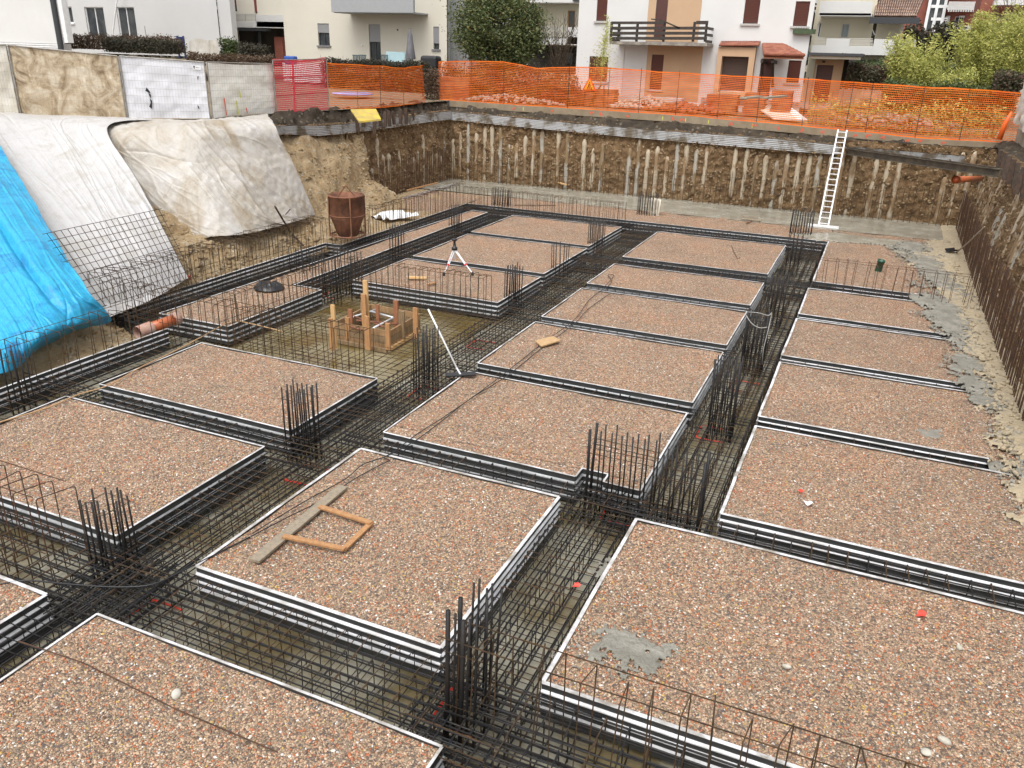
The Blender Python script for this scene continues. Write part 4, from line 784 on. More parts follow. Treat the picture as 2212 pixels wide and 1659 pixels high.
# ------------------------------------------------------------------ plastic sheets over the slope
NRM = Vector((.62, -.25, .72))
def straight(c, bulge=(.05, .08, .03)):
    """rows 1 and 4 are kept, the rows between follow straight taut lines"""
    a, b = c[1], c[-1]; out = [c[0], a]
    for f_, g_ in zip((.33, .62, .88), bulge): out.append([p_.lerp(q_, f_) + NRM * g_ for p_, q_ in zip(a, b)])
    return out + [b]
def surf(name, ctrl, nu, nv, m_, label, fold, th=.01):
    """ctrl[row][col] of world points; rows run down the slope"""
    nr, nc = len(ctrl), len(ctrl[0])
    def fn(u, v):
        rows = [cr_(r_, u) for r_ in ctrl]; P = cr_(rows, v) if nr > 2 else rows[0].lerp(rows[1], v); return P + fold(u, v, P)
    g = MB().grid(fn, nu, nv); o = g.build(name, m_, smooth=True); tag(o, label, 'plastic sheet' if 'blue' not in label else 'tarpaulin')
    s = o.modifiers.new('thick', 'SOLIDIFY'); s.thickness = th; return o
def tarp_mat(name, c1, c2, c3, rough, scale=1.0, sc=(1,1,1), bump=.25):
    m_, t, b = newmat(name); p = posnode(t, sc); n = noisenode(t, p, scale, 7, .65, 1.2); r_ = rampnode(t, [(.34, c1), (.50, c2), (.68, c3)]); t.links.new(n, r_.inputs[0]); t.links.new(r_.outputs[0], b.inputs['Base Color'])
    b.inputs['Roughness'].default_value = rough; f = noisenode(t, p, scale*6, 8, .7, .8); t.links.new(bumpnode(t, f, bump, .08), b.inputs['Normal']); return m_
M_T1 = tarp_mat('milky_sheet', (.41,.395,.385), (.46,.45,.445), (.37,.345,.315), .38, 1.1, (1,1,.5)); M_T2 = tarp_mat('muddy_sheet', (.30,.245,.175), (.41,.375,.325), (.48,.46,.44), .5, .7, (1,1,.8), .5)
M_TB = tarp_mat('blue_tarp', (.008,.18,.40), (.018,.34,.56), (.010,.25,.48), .33, 1.4, (1,1,1), .35)  # contrast between the blues paints fold shade into the colour
def folds(seed, n, amp, slant=0., lump=.06, small=.02, ncr=26):
    rc = random.Random(int(seed * 10)); CR = []
    for _ in range(ncr):
        u0, v0 = rc.random(), rc.random() * .9; a_ = rc.gauss(1.35, .35) if rc.random() < .75 else rc.uniform(0, 3.1); CR.append((u0, v0, math.cos(a_), math.sin(a_), rc.uniform(.1, .45), rc.uniform(.004, .010), rc.choice((-1, 1, 1)) * rc.uniform(.012, .045)))
    def f(u, v, P):
        s_ = u + slant * v; wv = .22 * (1 - abs(2 * ((s_ * n * 4.7 + 1.5 * nz(s_ * 6, v * 2, seed)) % 1) - 1)) ** 4
        for k in range(3): wv += (1 - abs(2 * ((s_ * n * (1 + .6 * k) + seed + .8 * nz(s_ * 4, v * 1.5, seed + k)) % 1) - 1)) ** 6 / (1 + k)
        e = min(1, v * 8 + .15); cre = 0
        for u0, v0, ca, sa, ln, w_, h_ in CR:
            du, dv = u - u0, v - v0; al = du * ca + dv * sa; pe = -du * sa + dv * ca + .012 * math.sin(al * 20 + u0 * 9)
            if abs(al) < ln and abs(pe) < .04: cre += h_ * math.exp(-(pe / w_) ** 2) * (1 - (al / ln) ** 2)
        return NRM * (cre + amp * wv * e * (.6 + .8 * nz(u * 3, v * 2, seed)) + lump * nz(P.x, P.y, P.z + seed, 1.1) + small * nz(P.x, P.y, P.z, 5))
    return f
t1 = [[at(-80,240,4.05), at(60,247,4.05), at(200,252,4.05), at(330,258,4.05)],
      [at(-80,262,3.95), at(60,266,3.92), at(150,270,3.9), at(232,276,3.88)],
      [at(-60,440,2.4), at(90,430,2.45), at(200,420,2.4), at(311,413,2.35)],
      [at(60,600,.8), at(190,580,.95), at(290,555,1.0), at(374,527,1.05)],
      [at(225,690,.10), at(290,664,.12), at(345,638,.14), at(407,601,.20)]]
surf('plastic_sheet', straight(t1), 260, 240, M_T1, 'milky white plastic sheet over the slope, between the blue tarpaulin and the brownish one', folds(.3, 3, .045, -.2, .05, .012))
t2 = [[at(200,256,4.0), at(360,258,4.02), at(470,256,4.02), at(578,247,4.02)],
      [at(190,279,3.80), at(350,280,3.86), at(470,277,3.86), at(592,270,3.86)],
      [at(262,400,2.30), at(420,398,2.5), at(535,388,2.45), at(640,378,2.4)],
      [at(330,500,.90), at(470,500,1.05), at(575,485,1.0), at(668,448,1.0)],
      [at(350,512,.70), at(480,512,.80), at(590,494,.72), at(680,466,.70)]]
for r_, dz in zip(t2, (.06, .14, .14, .14, .08)): r_[0] = r_[0] - NRM * dz
surf('plastic_sheet', straight(t2), 280, 220, M_T2, 'brownish translucent plastic sheet over the slope right of the milky one', folds(.7, 2.4, .10, -.5, .08, .025))
tb = [[at(-200,250,4.0), at(-150,255,4.0), at(-90,262,3.95), at(-35,268,3.95)],
      [at(-160,420,2.6), at(-90,410,2.7), at(-20,405,2.75), at(44,394,2.72)],
      [at(-120,620,1.1), at(-20,610,1.25), at(80,605,1.3), at(170,606,1.15)],
      [at(-100,740,.5), at(20,730,.6), at(125,705,.62), at(222,672,.45)],
      [at(-120,860,.08), at(10,812,.10), at(110,742,.12), at(240,697,.10)]]
def fb(u, v, P):
    d = (u - (.40 + .5 * v)); return NRM * .10 + folds(1.3, 5, .04, -.4, .08, .02)(u, v, P) - NRM * .16 * math.exp(-(d / .035) ** 2) * math.sin(min(1, v * 1.1) * math.pi) + NRM * (.22 * max(0, v - .7) * math.sin(u * 24 + 1))
surf('blue_tarpaulin', tb, 240, 240, M_TB, 'bright blue tarpaulin hanging down the slope at the left edge', fb)
# ------------------------------------------------------------------ fences
def netmat(name, c, c2, tr=.25):
    m_, t, b = newmat(name); n = noisenode(t, posnode(t), 1.2, 4); r_ = rampnode(t, [(.35, c), (.65, c2)]); t.links.new(n, r_.inputs[0]); t.links.new(r_.outputs[0], b.inputs['Base Color']); b.inputs['Roughness'].default_value = .45
    td = t.nodes.new('ShaderNodeBsdfTranslucent'); t.links.new(r_.outputs[0], td.inputs[0]); mx = t.nodes.new('ShaderNodeMixShader'); mx.inputs[0].default_value = tr
    t.links.new(b.outputs[0], mx.inputs[1]); t.links.new(td.outputs[0], mx.inputs[2]); t.links.new(mx.outputs[0], t.nodes['Material Output'].inputs[0]); return m_
M_NET = netmat('orange_net', (.82,.135,.006), (.88,.21,.010)); M_NETR = netmat('red_net', (.72,.06,.09), (.62,.09,.10))
def net(root, base, topp, cw, ch, hw, vw, m_, name='net', wob=.06, pinch=0):
    """base/topp: polylines with the same parameter; ribbons are real strands"""
    L = sum((base[i+1]-base[i]).length for i in range(len(base)-1)); q = MB(); off = root.location
    pl = lambda P, u: (lambda f, i: P[i].lerp(P[i+1], f-i))(u*(len(P)-1), min(int(u*(len(P)-1)), len(P)-2))
    nrm = (base[-1]-base[0]).cross(Vector((0,0,1))).normalized(); hgt = (topp[0]-base[0]).length
    def S(u, v):
        P = pl(base, u).lerp(pl(topp, u), v); e = math.sin(min(1, v) * math.pi) * .7 + .3
        return P - off + nrm * wob * (nz(P.x, P.y, P.z, .7) + .5 * nz(P.x, P.y, P.z*2, 2)) * 2 * e + Vector((0,0,.04 * nz(P.x, P.y, P.z*1.5, 1.0) + .015*nz(P.x,P.y,P.z*2,3)))
    nh = int(hgt / ch); nv = int(L / cw); ku = max(8, int(L / .3)); kv = 10
    for j in range(nh + 1):
        v = j / nh; w_ = (hw * (2.2 if j in (0, nh) else 1)) / 2 / hgt; n0 = len(q.v); vs = []
        for i in range(ku + 1): vs += [S(i/ku, v - w_), S(i/ku, v + w_)]
        q.add(vs, [(2*i, 2*i+2, 2*i+3, 2*i+1) for i in range(ku)])
    for i in range(nv + 1):
        u = i / nv; w_ = vw / 2 / L; vs = []
        for k in range(kv + 1): vs += [S(max(0, u - w_), k/kv), S(min(1, u + w_), k/kv)]
        q.add(vs, [(2*k, 2*k+1, 2*k+3, 2*k+2) for k in range(kv)])
    return q.build(name, m_, root)
def ztop(base, py):
    lo, hi = base.z, base.z + 6
    for _ in range(30):
        m_ = (lo + hi) / 2
        if proj((base.x, base.y, m_))[1] > py: lo = m_
        else: hi = m_
    return lo
def netfence(label, bp_, top_, posts, cw=.066, ch=.075, hw=.023, vw=.009, m_=None, wob=.05, name='orange_fence', cat='net fence', y=None):
    B = [(on(x, py, 1, y) if y else at(x, py, GZ)) for x, py in bp_]
    if y:
        for b_ in B: b_.z = lerpt(curb_t, b_.x) + .03
    T = [Vector((b.x, b.y, ztop(b, ty))) for b, (tx, ty) in zip(B, top_)]
    root = empty(name, tuple(B[0])); tag(root, label, cat); net(root, B, T, cw, ch, hw, vw, m_ or M_NET, wob=wob)
    for f, ex in posts:
        i = min(int(f), len(B)-2); b = B[i].lerp(B[i+1], f-i); t_ = T[i].lerp(T[i+1], f-i); MB().tube([b - Vector((0,0,.25)) - root.location, t_ + Vector((random.uniform(-.05,.05),0,ex)) - root.location], .014, 5).build('post', M_RUST2, root)
    return root
xs_ = [948,1018,1087,1160,1226,1311,1379,1459,1549,1634,1732,1825,1869,1976,2072,2195]; ty_ = [134,132,134,148,145,147,152,158,163,167,172,178,181,189,194,202]
netfence('long orange safety net on thin rusty posts along the far edge of the pit', [(x, lerpt([(985,218),(1091,226),(1448,249),(1698,270),(1989,300),(2173,309)], x)) for x in xs_], list(zip(xs_, ty_)), [(i, .12 if i in (6, 7, 8, 10) else .03) for i in range(1, 15)], y=YW + .62)
netfence('orange safety net between the pink net panel and the brushwood gap, above the left wall', [(713,236),(768,234),(823,232),(872,226),(918,221)], [(700,136),(770,141),(822,144),(872,147),(916,141)], [(1.1,.03),(2,.03),(3,.03)], wob=.08)
def wirepanel(label, b0, b1, t0y, t1y, m_, cloth=True, tilt=0, xt=None, sagb=.0):
    A, B = at(*b0, GZ), at(*b1, GZ); zA, zB = ztop(A, t0y), ztop(B, t1y); TA, TB = Vector((A.x, A.y, zA)), Vector((B.x, B.y, zB)); root = empty('fence_panel', tuple(A)); tag(root, label, 'fence panel')
    n_ = (B-A).cross(Vector((0,0,1))).normalized(); L = (B-A).length; O = A; S = lambda u, v: (A.lerp(B, u)).lerp(TA.lerp(TB, u), v) - O
    for u in (0, 1): MB().tube([S(u,-.03), S(u,1.0)], .022, 8).build('upright', M_GALV, root)
    for v in (0, 1): MB().tube([S(0,v), S(1,v)], .020, 8).build('crossbar', M_GALV, root)
    wr = MB()
    for i in range(1, 28): wr.tube([S(i/28,0) + n_*.02, S(i/28,1) + n_*.02], .0022, 3)
    for j in range(1, 8): wr.tube([S(0,j/8) + n_*.02, S(1,j/8) + n_*.02], .003, 3)
    wr.build('wire_grid', M_GALV, root)
    if m_: MB().grid(lambda u, v: S(u, v) + n_ * (-.03 + .05 * nz(u*5, v*4, A.x, 1) + .02 * nz(u*14, v*10, A.x, 1)) + Vector((0,0,sagb * math.sin(u*math.pi) * (v-.5) * -1)), 50, 30).build('cloth', m_, root, smooth=True)
    return root, S, n_
M_GALV = mat('galvanised_tube', (.36,.36,.35), (.24,.20,.15), scale=5, rough=.4, metal=.5)
M_CLB = tarp_mat('mud_stained_cloth', (.17,.11,.055), (.42,.33,.22), (.60,.53,.42), .7, 1.5, (1,1,1), .4); M_CLB2 = tarp_mat('beige_cloth', (.45,.41,.34), (.56,.53,.47), (.50,.46,.38), .7, .8)
M_CLG = tarp_mat('grey_white_cloth', (.66,.66,.69), (.70,.70,.73), (.62,.62,.65), .5, .6, (1,1,1), .12); M_CLY = tarp_mat('cream_cloth', (.80,.78,.70), (.84,.82,.76), (.72,.69,.58), .6, .9, (1,1,1), .3)
wirepanel('wire fence panel with plain beige cloth, cut by the left edge', (-130,238), (42,248), 88, 97, M_CLB2)
wirepanel('wire fence panel with brown mud stained cloth', (46,248), (273,256), 97, 121, M_CLB)
r3, S3, n3 = wirepanel('wire fence panel with clean grey white cloth, small tag and torn slits', (277,256), (454,256), 121, 134, M_CLG)
lab = MB(); c0 = S3(.855,.86) + n3*.05; ux = (S3(1,.5)-S3(0,.5)).normalized(); lab.add([c0, c0 + ux*.26, c0 + ux*.26 + Vector((0,0,.14)), c0 + Vector((0,0,.14))], [(0,1,2,3)]); lab.build('tag', M_WHITE, r3)
l2 = MB()
for k, (dx, dz, w_, h_) in enumerate(((.02,.07,.05,.05),(.03,.025,.03,.04),(.10,.06,.04,.014),(.15,.06,.03,.014),(.19,.06,.03,.014))): q_ = c0 + ux*dx + Vector((0,0,dz)) + n3*.004; l2.add([q_, q_+ux*w_, q_+ux*w_+Vector((0,0,h_)), q_+Vector((0,0,h_))], [(0,1,2,3)])
l2.build('tag_print', M_BLACK, r3)
tr = MB()
for pts in (((.27,.52),(.30,.46),(.31,.42),(.25,.46)),((.28,.44),(.31,.40),(.305,.33),(.29,.38)),((.29,.34),(.315,.30),(.30,.16),(.27,.20),(.295,.27)),((.90,.74),(.915,.75),(.905,.68),(.895,.70)),((.86,.24),(.875,.22),(.88,.17),(.865,.18))):
    tr.add([S3(*p_) + n3*.045 for p_ in pts], [tuple(range(len(pts)))])
tr.build('tear', M_BLACK, r3)
r4, S4, n4 = wirepanel('wire fence panel with cream cloth and small paint streaks', (460,256), (597,245), 134, 138, M_CLY, sagb=.12)
for u, v0, v1, c_ in ((.18,.04,.36,M_ORP),(.36,.04,.30,M_YEL),(.50,.05,.16,M_ORP),(.42,.35,.48,M_YEL)):
    MB().add([S4(u,v0)+n4*.05, S4(u+.015,v0)+n4*.05, S4(u+.005,v1)+n4*.05, S4(u-.012,v1)+n4*.05], [(0,1,2,3)]).build('spray_streak', c_, r4)
# pink net panel
A, B = at(598,246,GZ), at(711,236,GZ); root = empty('pink_fence', tuple(A)); tag(root, 'pinkish red net tied on a fence frame between the cream cloth and the orange net', 'fence panel')
T = [Vector((A.x,A.y,ztop(A,130))), Vector((B.x,B.y,ztop(B,127)))]
net(root, [A, A.lerp(B,.5), B], [T[0], T[0].lerp(T[1],.5)-Vector((0,0,.06)), T[1]], .10, .075, .040, .026, M_NETR, wob=.05)
for a_, b_ in ((A, T[0]), (B, T[1])): MB().tube([a_-A-Vector((0,0,.1)), b_-A], .02, 6).build('upright', M_GALV, root)
MB().tube([T[0]-A, T[1]-A], .018, 6).build('crossbar', M_GALV, root)
q = MB()
for zf in (.34,.68): a_, b_ = A.lerp(T[0], zf), B.lerp(T[1], zf); q.bar(a_-A, b_-A, .02, .06)
a_, b_ = A.lerp(B,.33), T[0].lerp(T[1],.35); q.bar(a_-A, b_-A, .08, .02, (0,1,0)); q.build('net_seam', M_NETR, root)
# ------------------------------------------------------------------ vegetation
def leafmat(name, stops, rough=.6):
    m_, t, b = newmat(name); g = t.nodes.new('ShaderNodeNewGeometry'); r_ = rampnode(t, stops); t.links.new(g.outputs['Random Per Island'], r_.inputs[0]); t.links.new(r_.outputs[0], b.inputs['Base Color']); b.inputs['Roughness'].default_value = rough
    td = t.nodes.new('ShaderNodeBsdfTranslucent'); t.links.new(r_.outputs[0], td.inputs[0]); mx = t.nodes.new('ShaderNodeMixShader'); mx.inputs[0].default_value = .25
    t.links.new(b.outputs[0], mx.inputs[1]); t.links.new(td.outputs[0], mx.inputs[2]); t.links.new(mx.outputs[0], t.nodes['Material Output'].inputs[0]); return m_
def leaves(name, P, size, m_, parent=None, aspect=.45, droop=0.):
    n = len(P); P = np.array(P); d = rng.normal(size=(n,3)); d[:,2] = d[:,2]*.6 - droop; d /= np.linalg.norm(d, axis=1)[:,None]; e = np.cross(d, rng.normal(size=(n,3))); e /= np.linalg.norm(e, axis=1)[:,None]
    s_ = size * rng.uniform(.6, 1.4, n)[:,None]; V = np.stack([P - d*s_*.5, P + e*s_*aspect*.5, P + d*s_*.5, P - e*s_*aspect*.5], 1).reshape(-1,3)
    me = bpy.data.meshes.new(name); me.vertices.add(4*n); me.vertices.foreach_set('co', V.reshape(-1).astype(np.float32)); me.loops.add(4*n); me.loops.foreach_set('vertex_index', np.arange(4*n, dtype=np.int32))
    me.polygons.add(n); me.polygons.foreach_set('loop_start', np.arange(0,4*n,4,dtype=np.int32)); me.polygons.foreach_set('loop_total', np.full(n,4,dtype=np.int32)); me.materials.append(m_); me.update(calc_edges=True)
    return inst(name, me, parent)
def clumps(c, r_, n, k, spread=.18, shape=None, surf_=.55):
    """k clumps of leaves inside an ellipsoid"""
    out = []
    for _ in range(k):
        while True:
            v = rng.uniform(-1, 1, 3)
            if surf_ < np.linalg.norm(v) < 1 and (shape is None or shape(v)): break
        cc = np.array(c) + v * np.array(r_); s_ = spread * min(r_) * random.uniform(.6, 1.5); out.append(cc + rng.normal(size=(n // k, 3)) * s_ * np.array([1, 1, .8]))
    return np.concatenate(out)
M_BARK = mat('bark', (.10,.075,.05), (.06,.045,.03), scale=6, rough=.9, bump=.5)
L_EV = leafmat('evergreen_leaf', [(0,(.045,.070,.022)),(.5,(.085,.115,.035)),(.85,(.14,.15,.05)),(1,(.22,.18,.06))]); L_DK = leafmat('dark_hedge_leaf', [(0,(.022,.022,.014)),(.6,(.045,.042,.024)),(1,(.075,.06,.035))])
L_BR = leafmat('brown_hedge_leaf', [(0,(.06,.034,.02)),(.6,(.11,.065,.036)),(1,(.15,.10,.055))]); L_BM = leafmat('bamboo_leaf', [(0,(.24,.28,.06)),(.5,(.44,.45,.12)),(1,(.62,.57,.19))])
L_GR = leafmat('green_leaf', [(0,(.04,.065,.02)),(.6,(.08,.11,.035)),(1,(.13,.15,.05))]); L_RD = leafmat('reddish_hedge_leaf', [(0,(.05,.06,.03)),(.55,(.09,.085,.045)),(.8,(.13,.055,.05)),(1,(.16,.14,.08))])
def tree(name, label, px, py0, py1, Y, w_, m_, n=14000, k=150, leaf=.16, zb=GZ, trunk=.16):
    b = on(px, (py0+py1)/2, 1, Y); z1 = on(px, py0, 1, Y).z; z0 = on(px, py1, 1, Y).z; root = empty(name, (b.x, Y, zb)); tag(root, label, 'tree'); c = (0, 0, (z0+z1)/2 - zb); h = (z1-z0)/2
    pts = clumps(c, (w_, w_*.9, h), n, k, .15, lambda v: True); leaves('crown', pts, leaf, m_, root); tr_ = MB(); tr_.tube([(0,0,-.2), (.05,0,c[2]*.5), (0,.05,c[2]+h*.4)], [trunk, trunk*.8, trunk*.25], 8)
    for _ in range(14):
        a = random.random()*6.28; z = c[2] + random.uniform(-h*.8, h*.3); tr_.tube([(0,0,z), (math.cos(a)*w_*.45, math.sin(a)*w_*.45, z+h*.25), (math.cos(a)*w_*.85, math.sin(a)*w_*.8, z+h*.45)], [trunk*.35, trunk*.2, .02], 5)
    tr_.build('trunk', M_BARK, root); return root
tree('evergreen_tree', 'large round dark green evergreen tree behind the orange net, beside the cream house', 1076, -25, 150, 44.5, 2.45, L_EV, 30000, 300, .16)
def hedge(label, px0, px1, pyt, pyb, Y, m_, n, dep=.8, leaf=.13, name='hedge', cat='hedge'):
    a, b = on(px0, pyb, 1, Y), on(px1, pyb, 1, Y); z1 = on((px0+px1)/2, pyt, 1, Y).z; z0 = min(a.z, b.z); root = empty(name, tuple(a)); tag(root, label, cat); L = b.x - a.x
    P = rng.uniform(0, 1, (n, 3)) * [L, dep, z1-z0+.15]; P[:,1] -= dep/2; P[:,2] *= .8 + .25*np.sin(P[:,0]*2.3+1)*.3 + .2*rng.uniform(0,1,n)**3; leaves('foliage', P, leaf, m_, root); tw = MB()
    for _ in range(int(L*5)):
        x = random.random()*L; tw.tube([(x,0,0), (x+random.uniform(-.2,.2), random.uniform(-.3,.3), (z1-z0)*random.uniform(.8,1.25))], [.02,.006], 4)
    tw.build('stems', M_BARK, root); return root
hedge('brown leafless hedge in front of the grey white house', 225*.62, 392, 78, 104, 40, L_BR, 9000, 1.2); hedge('dark trimmed bush standing on the brown hedge, below the second large window', 242, 382, 88, 112, 37, L_DK, 9000, 1.4)
hedge('low brown hedge behind the cream cloth panel', 410, 590, 121, 140, 36, L_BR, 5000, .7); hedge('low dark hedge in front of the cream house patio', 705, 925, 134, 147, 38.5, L_DK, 4500, .5)
hedge('young green shrub beside the dark porch of the balcony house', 485, 512, 85, 128, 42, L_GR, 1600, .9, .16, 'shrub', 'shrub'); hedge('dark climbing bush on the wire fence by the dark porch', 520, 580, 96, 125, 41, L_DK, 1500, .6, .14, 'shrub', 'shrub')
hedge('speckled green and reddish hedge left of the yellow bamboo', 1826, 1910, 142, 185, 47, L_RD, 8000, 1.5); hedge('dark reddish shrub at the far right behind the orange net', 2140, 2215, 160, 205, 45, L_RD, 5000, 1.5, .14, 'shrub', 'shrub')
hedge('dark green shrubs behind the orange net under the evergreen tree', 950, 1240, 140, 215, 43.4, L_DK, 9000, 1.2, .14, 'shrub', 'shrub')
hedge('dry brown hedge behind the long orange net, left of the debris', 985, 1250, 165, 222, 42.6, L_BR, 7000, .8, .12)
hedge('yellowish dry weeds behind the right end of the orange net', 1740, 2160, 215, 285, 42.3, L_BM, 5200, 1.2, .12, 'weeds', 'weeds')
hedge('dense green undergrowth below the yellow bamboo, behind the orange net', 1900, 2190, 180, 235, 45.2, L_GR, 12000, 1.6, .15, 'undergrowth', 'shrub')
def bamboo(label, px, pyt, pyb, Y, wd, n_st, n_lf, name='bamboo_clump', thin=False, m_=None):
    b = on(px, pyb, 1, Y); zt = on(px, pyt, 1, Y).z; root = empty(name, (b.x, Y, GZ)); tag(root, label, 'bamboo'); H = (zt - GZ) * 1.08; st_ = MB(); pts = []
    for _ in range(n_st):
        a = random.random()*6.28; r0 = random.random()*wd*.45; h = H * (random.uniform(.60, 1.0) if n_st > 1 else 1) * (1 - .20 * (r0/wd)); x, y = math.cos(a)*r0, math.sin(a)*r0*.7; lx, ly = x + math.cos(a)*wd*random.uniform(.1,.5) + random.uniform(-.1,.1)*wd, y + math.sin(a)*wd*.3
        f_ = lambda t: Vector((x + (lx-x)*t**1.6, y + (ly-y)*t**1.6, h*t)); st_.tube([f_(k/7) for k in range(8)], [.018*(1-k/8.5) for k in range(8)], 4)
        for _ in range(n_lf // n_st):
            t = random.uniform(.12 if not thin else .30, 1.0)**.8; q = f_(t); s_ = (.30 if not thin else 1.5*(1.1-t)) * random.random()**.8; g = rng.normal(size=3) * s_ * .6; pts.append((q.x+g[0], q.y+g[1], q.z+g[2]*.6))
    st_.build('stems', mat('bamboo_stem', (.22,.24,.08), rough=.5) if not bpy.data.materials.get('bamboo_stem') else bpy.data.materials['bamboo_stem'], root); leaves('foliage', pts, .17 if not thin else .13, m_ or L_BM, root, .22, .3); return root
bamboo('yellow green bamboo clump at the far right, tallest', 2128, 22, 215, 47, 2.5, 110, 42000); bamboo('yellow green bamboo clump, middle one of the three', 2050, 150, 215, 46, 1.7, 60, 14000)
bamboo('yellow green bamboo clump, leftmost and widest of the three', 1965, 75, 215, 46.5, 1.9, 75, 23000)
bamboo('slender young bamboo with sparse leaves in front of the white house wall', 1290, -5, 205, 43.2, .7, 3, 1500, 'young_bamboo', True)
def bare(label, px, pyt, pyb, Y, wd, n=28):
    b = on(px, pyb, 1, Y); H = on(px, pyt, 1, Y).z - b.z; root = empty('bare_shrub', tuple(b)); tag(root, label, 'shrub'); q = MB()
    for _ in range(n):
        a = random.random()*6.28; p = Vector((0,0,0)); d_ = Vector((math.cos(a)*wd*.12, math.sin(a)*wd*.1, H*.2)); pts = [p]
        for k in range(6): p = p + d_ + Vector((random.uniform(-1,1)*wd*.08, random.uniform(-1,1)*wd*.06, random.uniform(-.02,.03)*H)); pts.append(p)
        q.tube(pts, [.022*(1-k/7.5) for k in range(7)], 4)
        for k in (2,3,4,5): q.tube([pts[k], pts[k] + Vector((random.uniform(-1,1)*wd*.3, random.uniform(-.5,.5)*wd*.3, H*.14))], [.010,.005], 3)
    q.build('branches', M_BARK, root); pp = [(random.gauss(0,wd*.42), random.gauss(0,wd*.3), random.uniform(.15,.95)*H) for _ in range(900)]; leaves('dry_leaves', pp, .07, L_BR, root)
bare('bare dark shrub between the evergreen tree and the white house', 1205, 62, 175, 46, 1.6, 40); bare('bare brown shrub growing on the hedge by the white gutter wall', 250, 82, 110, 39.5, 1.2, 22)
bare('tall bare tree behind the bamboo at the right edge', 2190, 0, 180, 52, 2.6, 30)
b_ = at(820, 196, GZ); hedge('tall brown hedge seen through the short orange net above the left wall', 700, 945, 139, 197, b_.y, L_BR, 16000, .9, .14)
# brushwood gap between the two nets
hedge('dark tangled brushwood pile in the gap between the two orange nets', 919, 948, 152, 222, 40.9, L_BR, 2600, .9, .10, 'brushwood', 'brushwood')
# ------------------------------------------------------------------ houses behind the pit
M_PLW = mat('white_plaster', (.62,.615,.605), (.58,.575,.56), scale=.5, rough=.85, bump=.05, bscale=30); M_PLG = mat('greyish_plaster', (.52,.515,.51), (.49,.485,.48), scale=.5, rough=.85)
M_PLC = mat('cream_plaster', (.57,.535,.455), (.54,.505,.43), scale=.5, rough=.85); M_PLY = mat('yellow_cream_plaster', (.58,.53,.41), (.55,.50,.385), scale=.5, rough=.85); M_PLP = mat('peach_plaster', (.50,.335,.21), (.46,.305,.19), scale=.7, rough=.85)
M_GREYP = mat('grey_panel', (.30,.31,.315), (.28,.29,.295), rough=.7); M_DGREY = mat('dark_grey', (.035,.037,.042), rough=.5); M_BRICK = mat('red_brick_wall', (.27,.085,.055), (.21,.07,.05), scale=2, rough=.85, bump=.2, bscale=30)
M_SHB = mat('brown_shutter', (.085,.028,.020), (.07,.024,.018), rough=.5); M_SHR = mat('red_shutter', (.20,.035,.028), (.15,.03,.025), rough=.55); M_SHG = mat('grey_shutter', (.30,.30,.31), rough=.5); M_SHD = mat('dark_brown_shutter', (.07,.05,.04), rough=.5)
M_GLASS = mat('window_glass', (.03,.035,.04), (.08,.085,.085), scale=1.2, rough=.08); M_SILL = mat('stone_sill', (.42,.40,.38), rough=.7); M_GSILL = mat('grey_sill', (.16,.16,.17), rough=.6); M_DARKW = mat('black_timber', (.022,.018,.016), (.05,.035,.025), scale=6, rough=.65)
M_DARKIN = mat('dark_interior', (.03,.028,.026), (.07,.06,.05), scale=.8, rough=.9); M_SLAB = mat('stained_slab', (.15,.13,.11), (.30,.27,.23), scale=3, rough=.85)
def slat_mat(name, c, period, depth=.6):
    m_, t, b = newmat(name); g = t.nodes.new('ShaderNodeNewGeometry'); wv = t.nodes.new('ShaderNodeTexWave'); wv.bands_direction = 'Z'; wv.wave_profile = 'SAW'; wv.inputs['Scale'].default_value = .314 / period; t.links.new(g.outputs['Position'], wv.inputs['Vector'])
    b.inputs['Base Color'].default_value = (*c, 1); b.inputs['Roughness'].default_value = .5; t.links.new(bumpnode(t, wv.outputs[0], depth, .03), b.inputs['Normal']); return m_
M_SLB = slat_mat('slatted_brown', (.10,.034,.025), .07); M_SLG = slat_mat('slatted_grey', (.30,.30,.31), .07); M_SLD = slat_mat('slatted_dark', (.085,.06,.05), .08)
def tile_mat(name, c1, c2):
    m_, t, b = newmat(name); p = posnode(t); v = t.nodes.new('ShaderNodeTexVoronoi'); v.inputs['Scale'].default_value = 5; t.links.new(p, v.inputs['Vector']); sep = t.nodes.new('ShaderNodeSeparateColor'); t.links.new(v.outputs['Color'], sep.inputs[0])
    r_ = rampnode(t, [(0, c1), (1, c2)]); t.links.new(sep.outputs[0], r_.inputs[0]); t.links.new(r_.outputs[0], b.inputs['Base Color']); b.inputs['Roughness'].default_value = .8; return m_
M_TILE = tile_mat('red_tiles', (.20,.065,.04), (.33,.125,.075)); M_TILEB = tile_mat('brown_tiles', (.20,.12,.09), (.36,.25,.19))
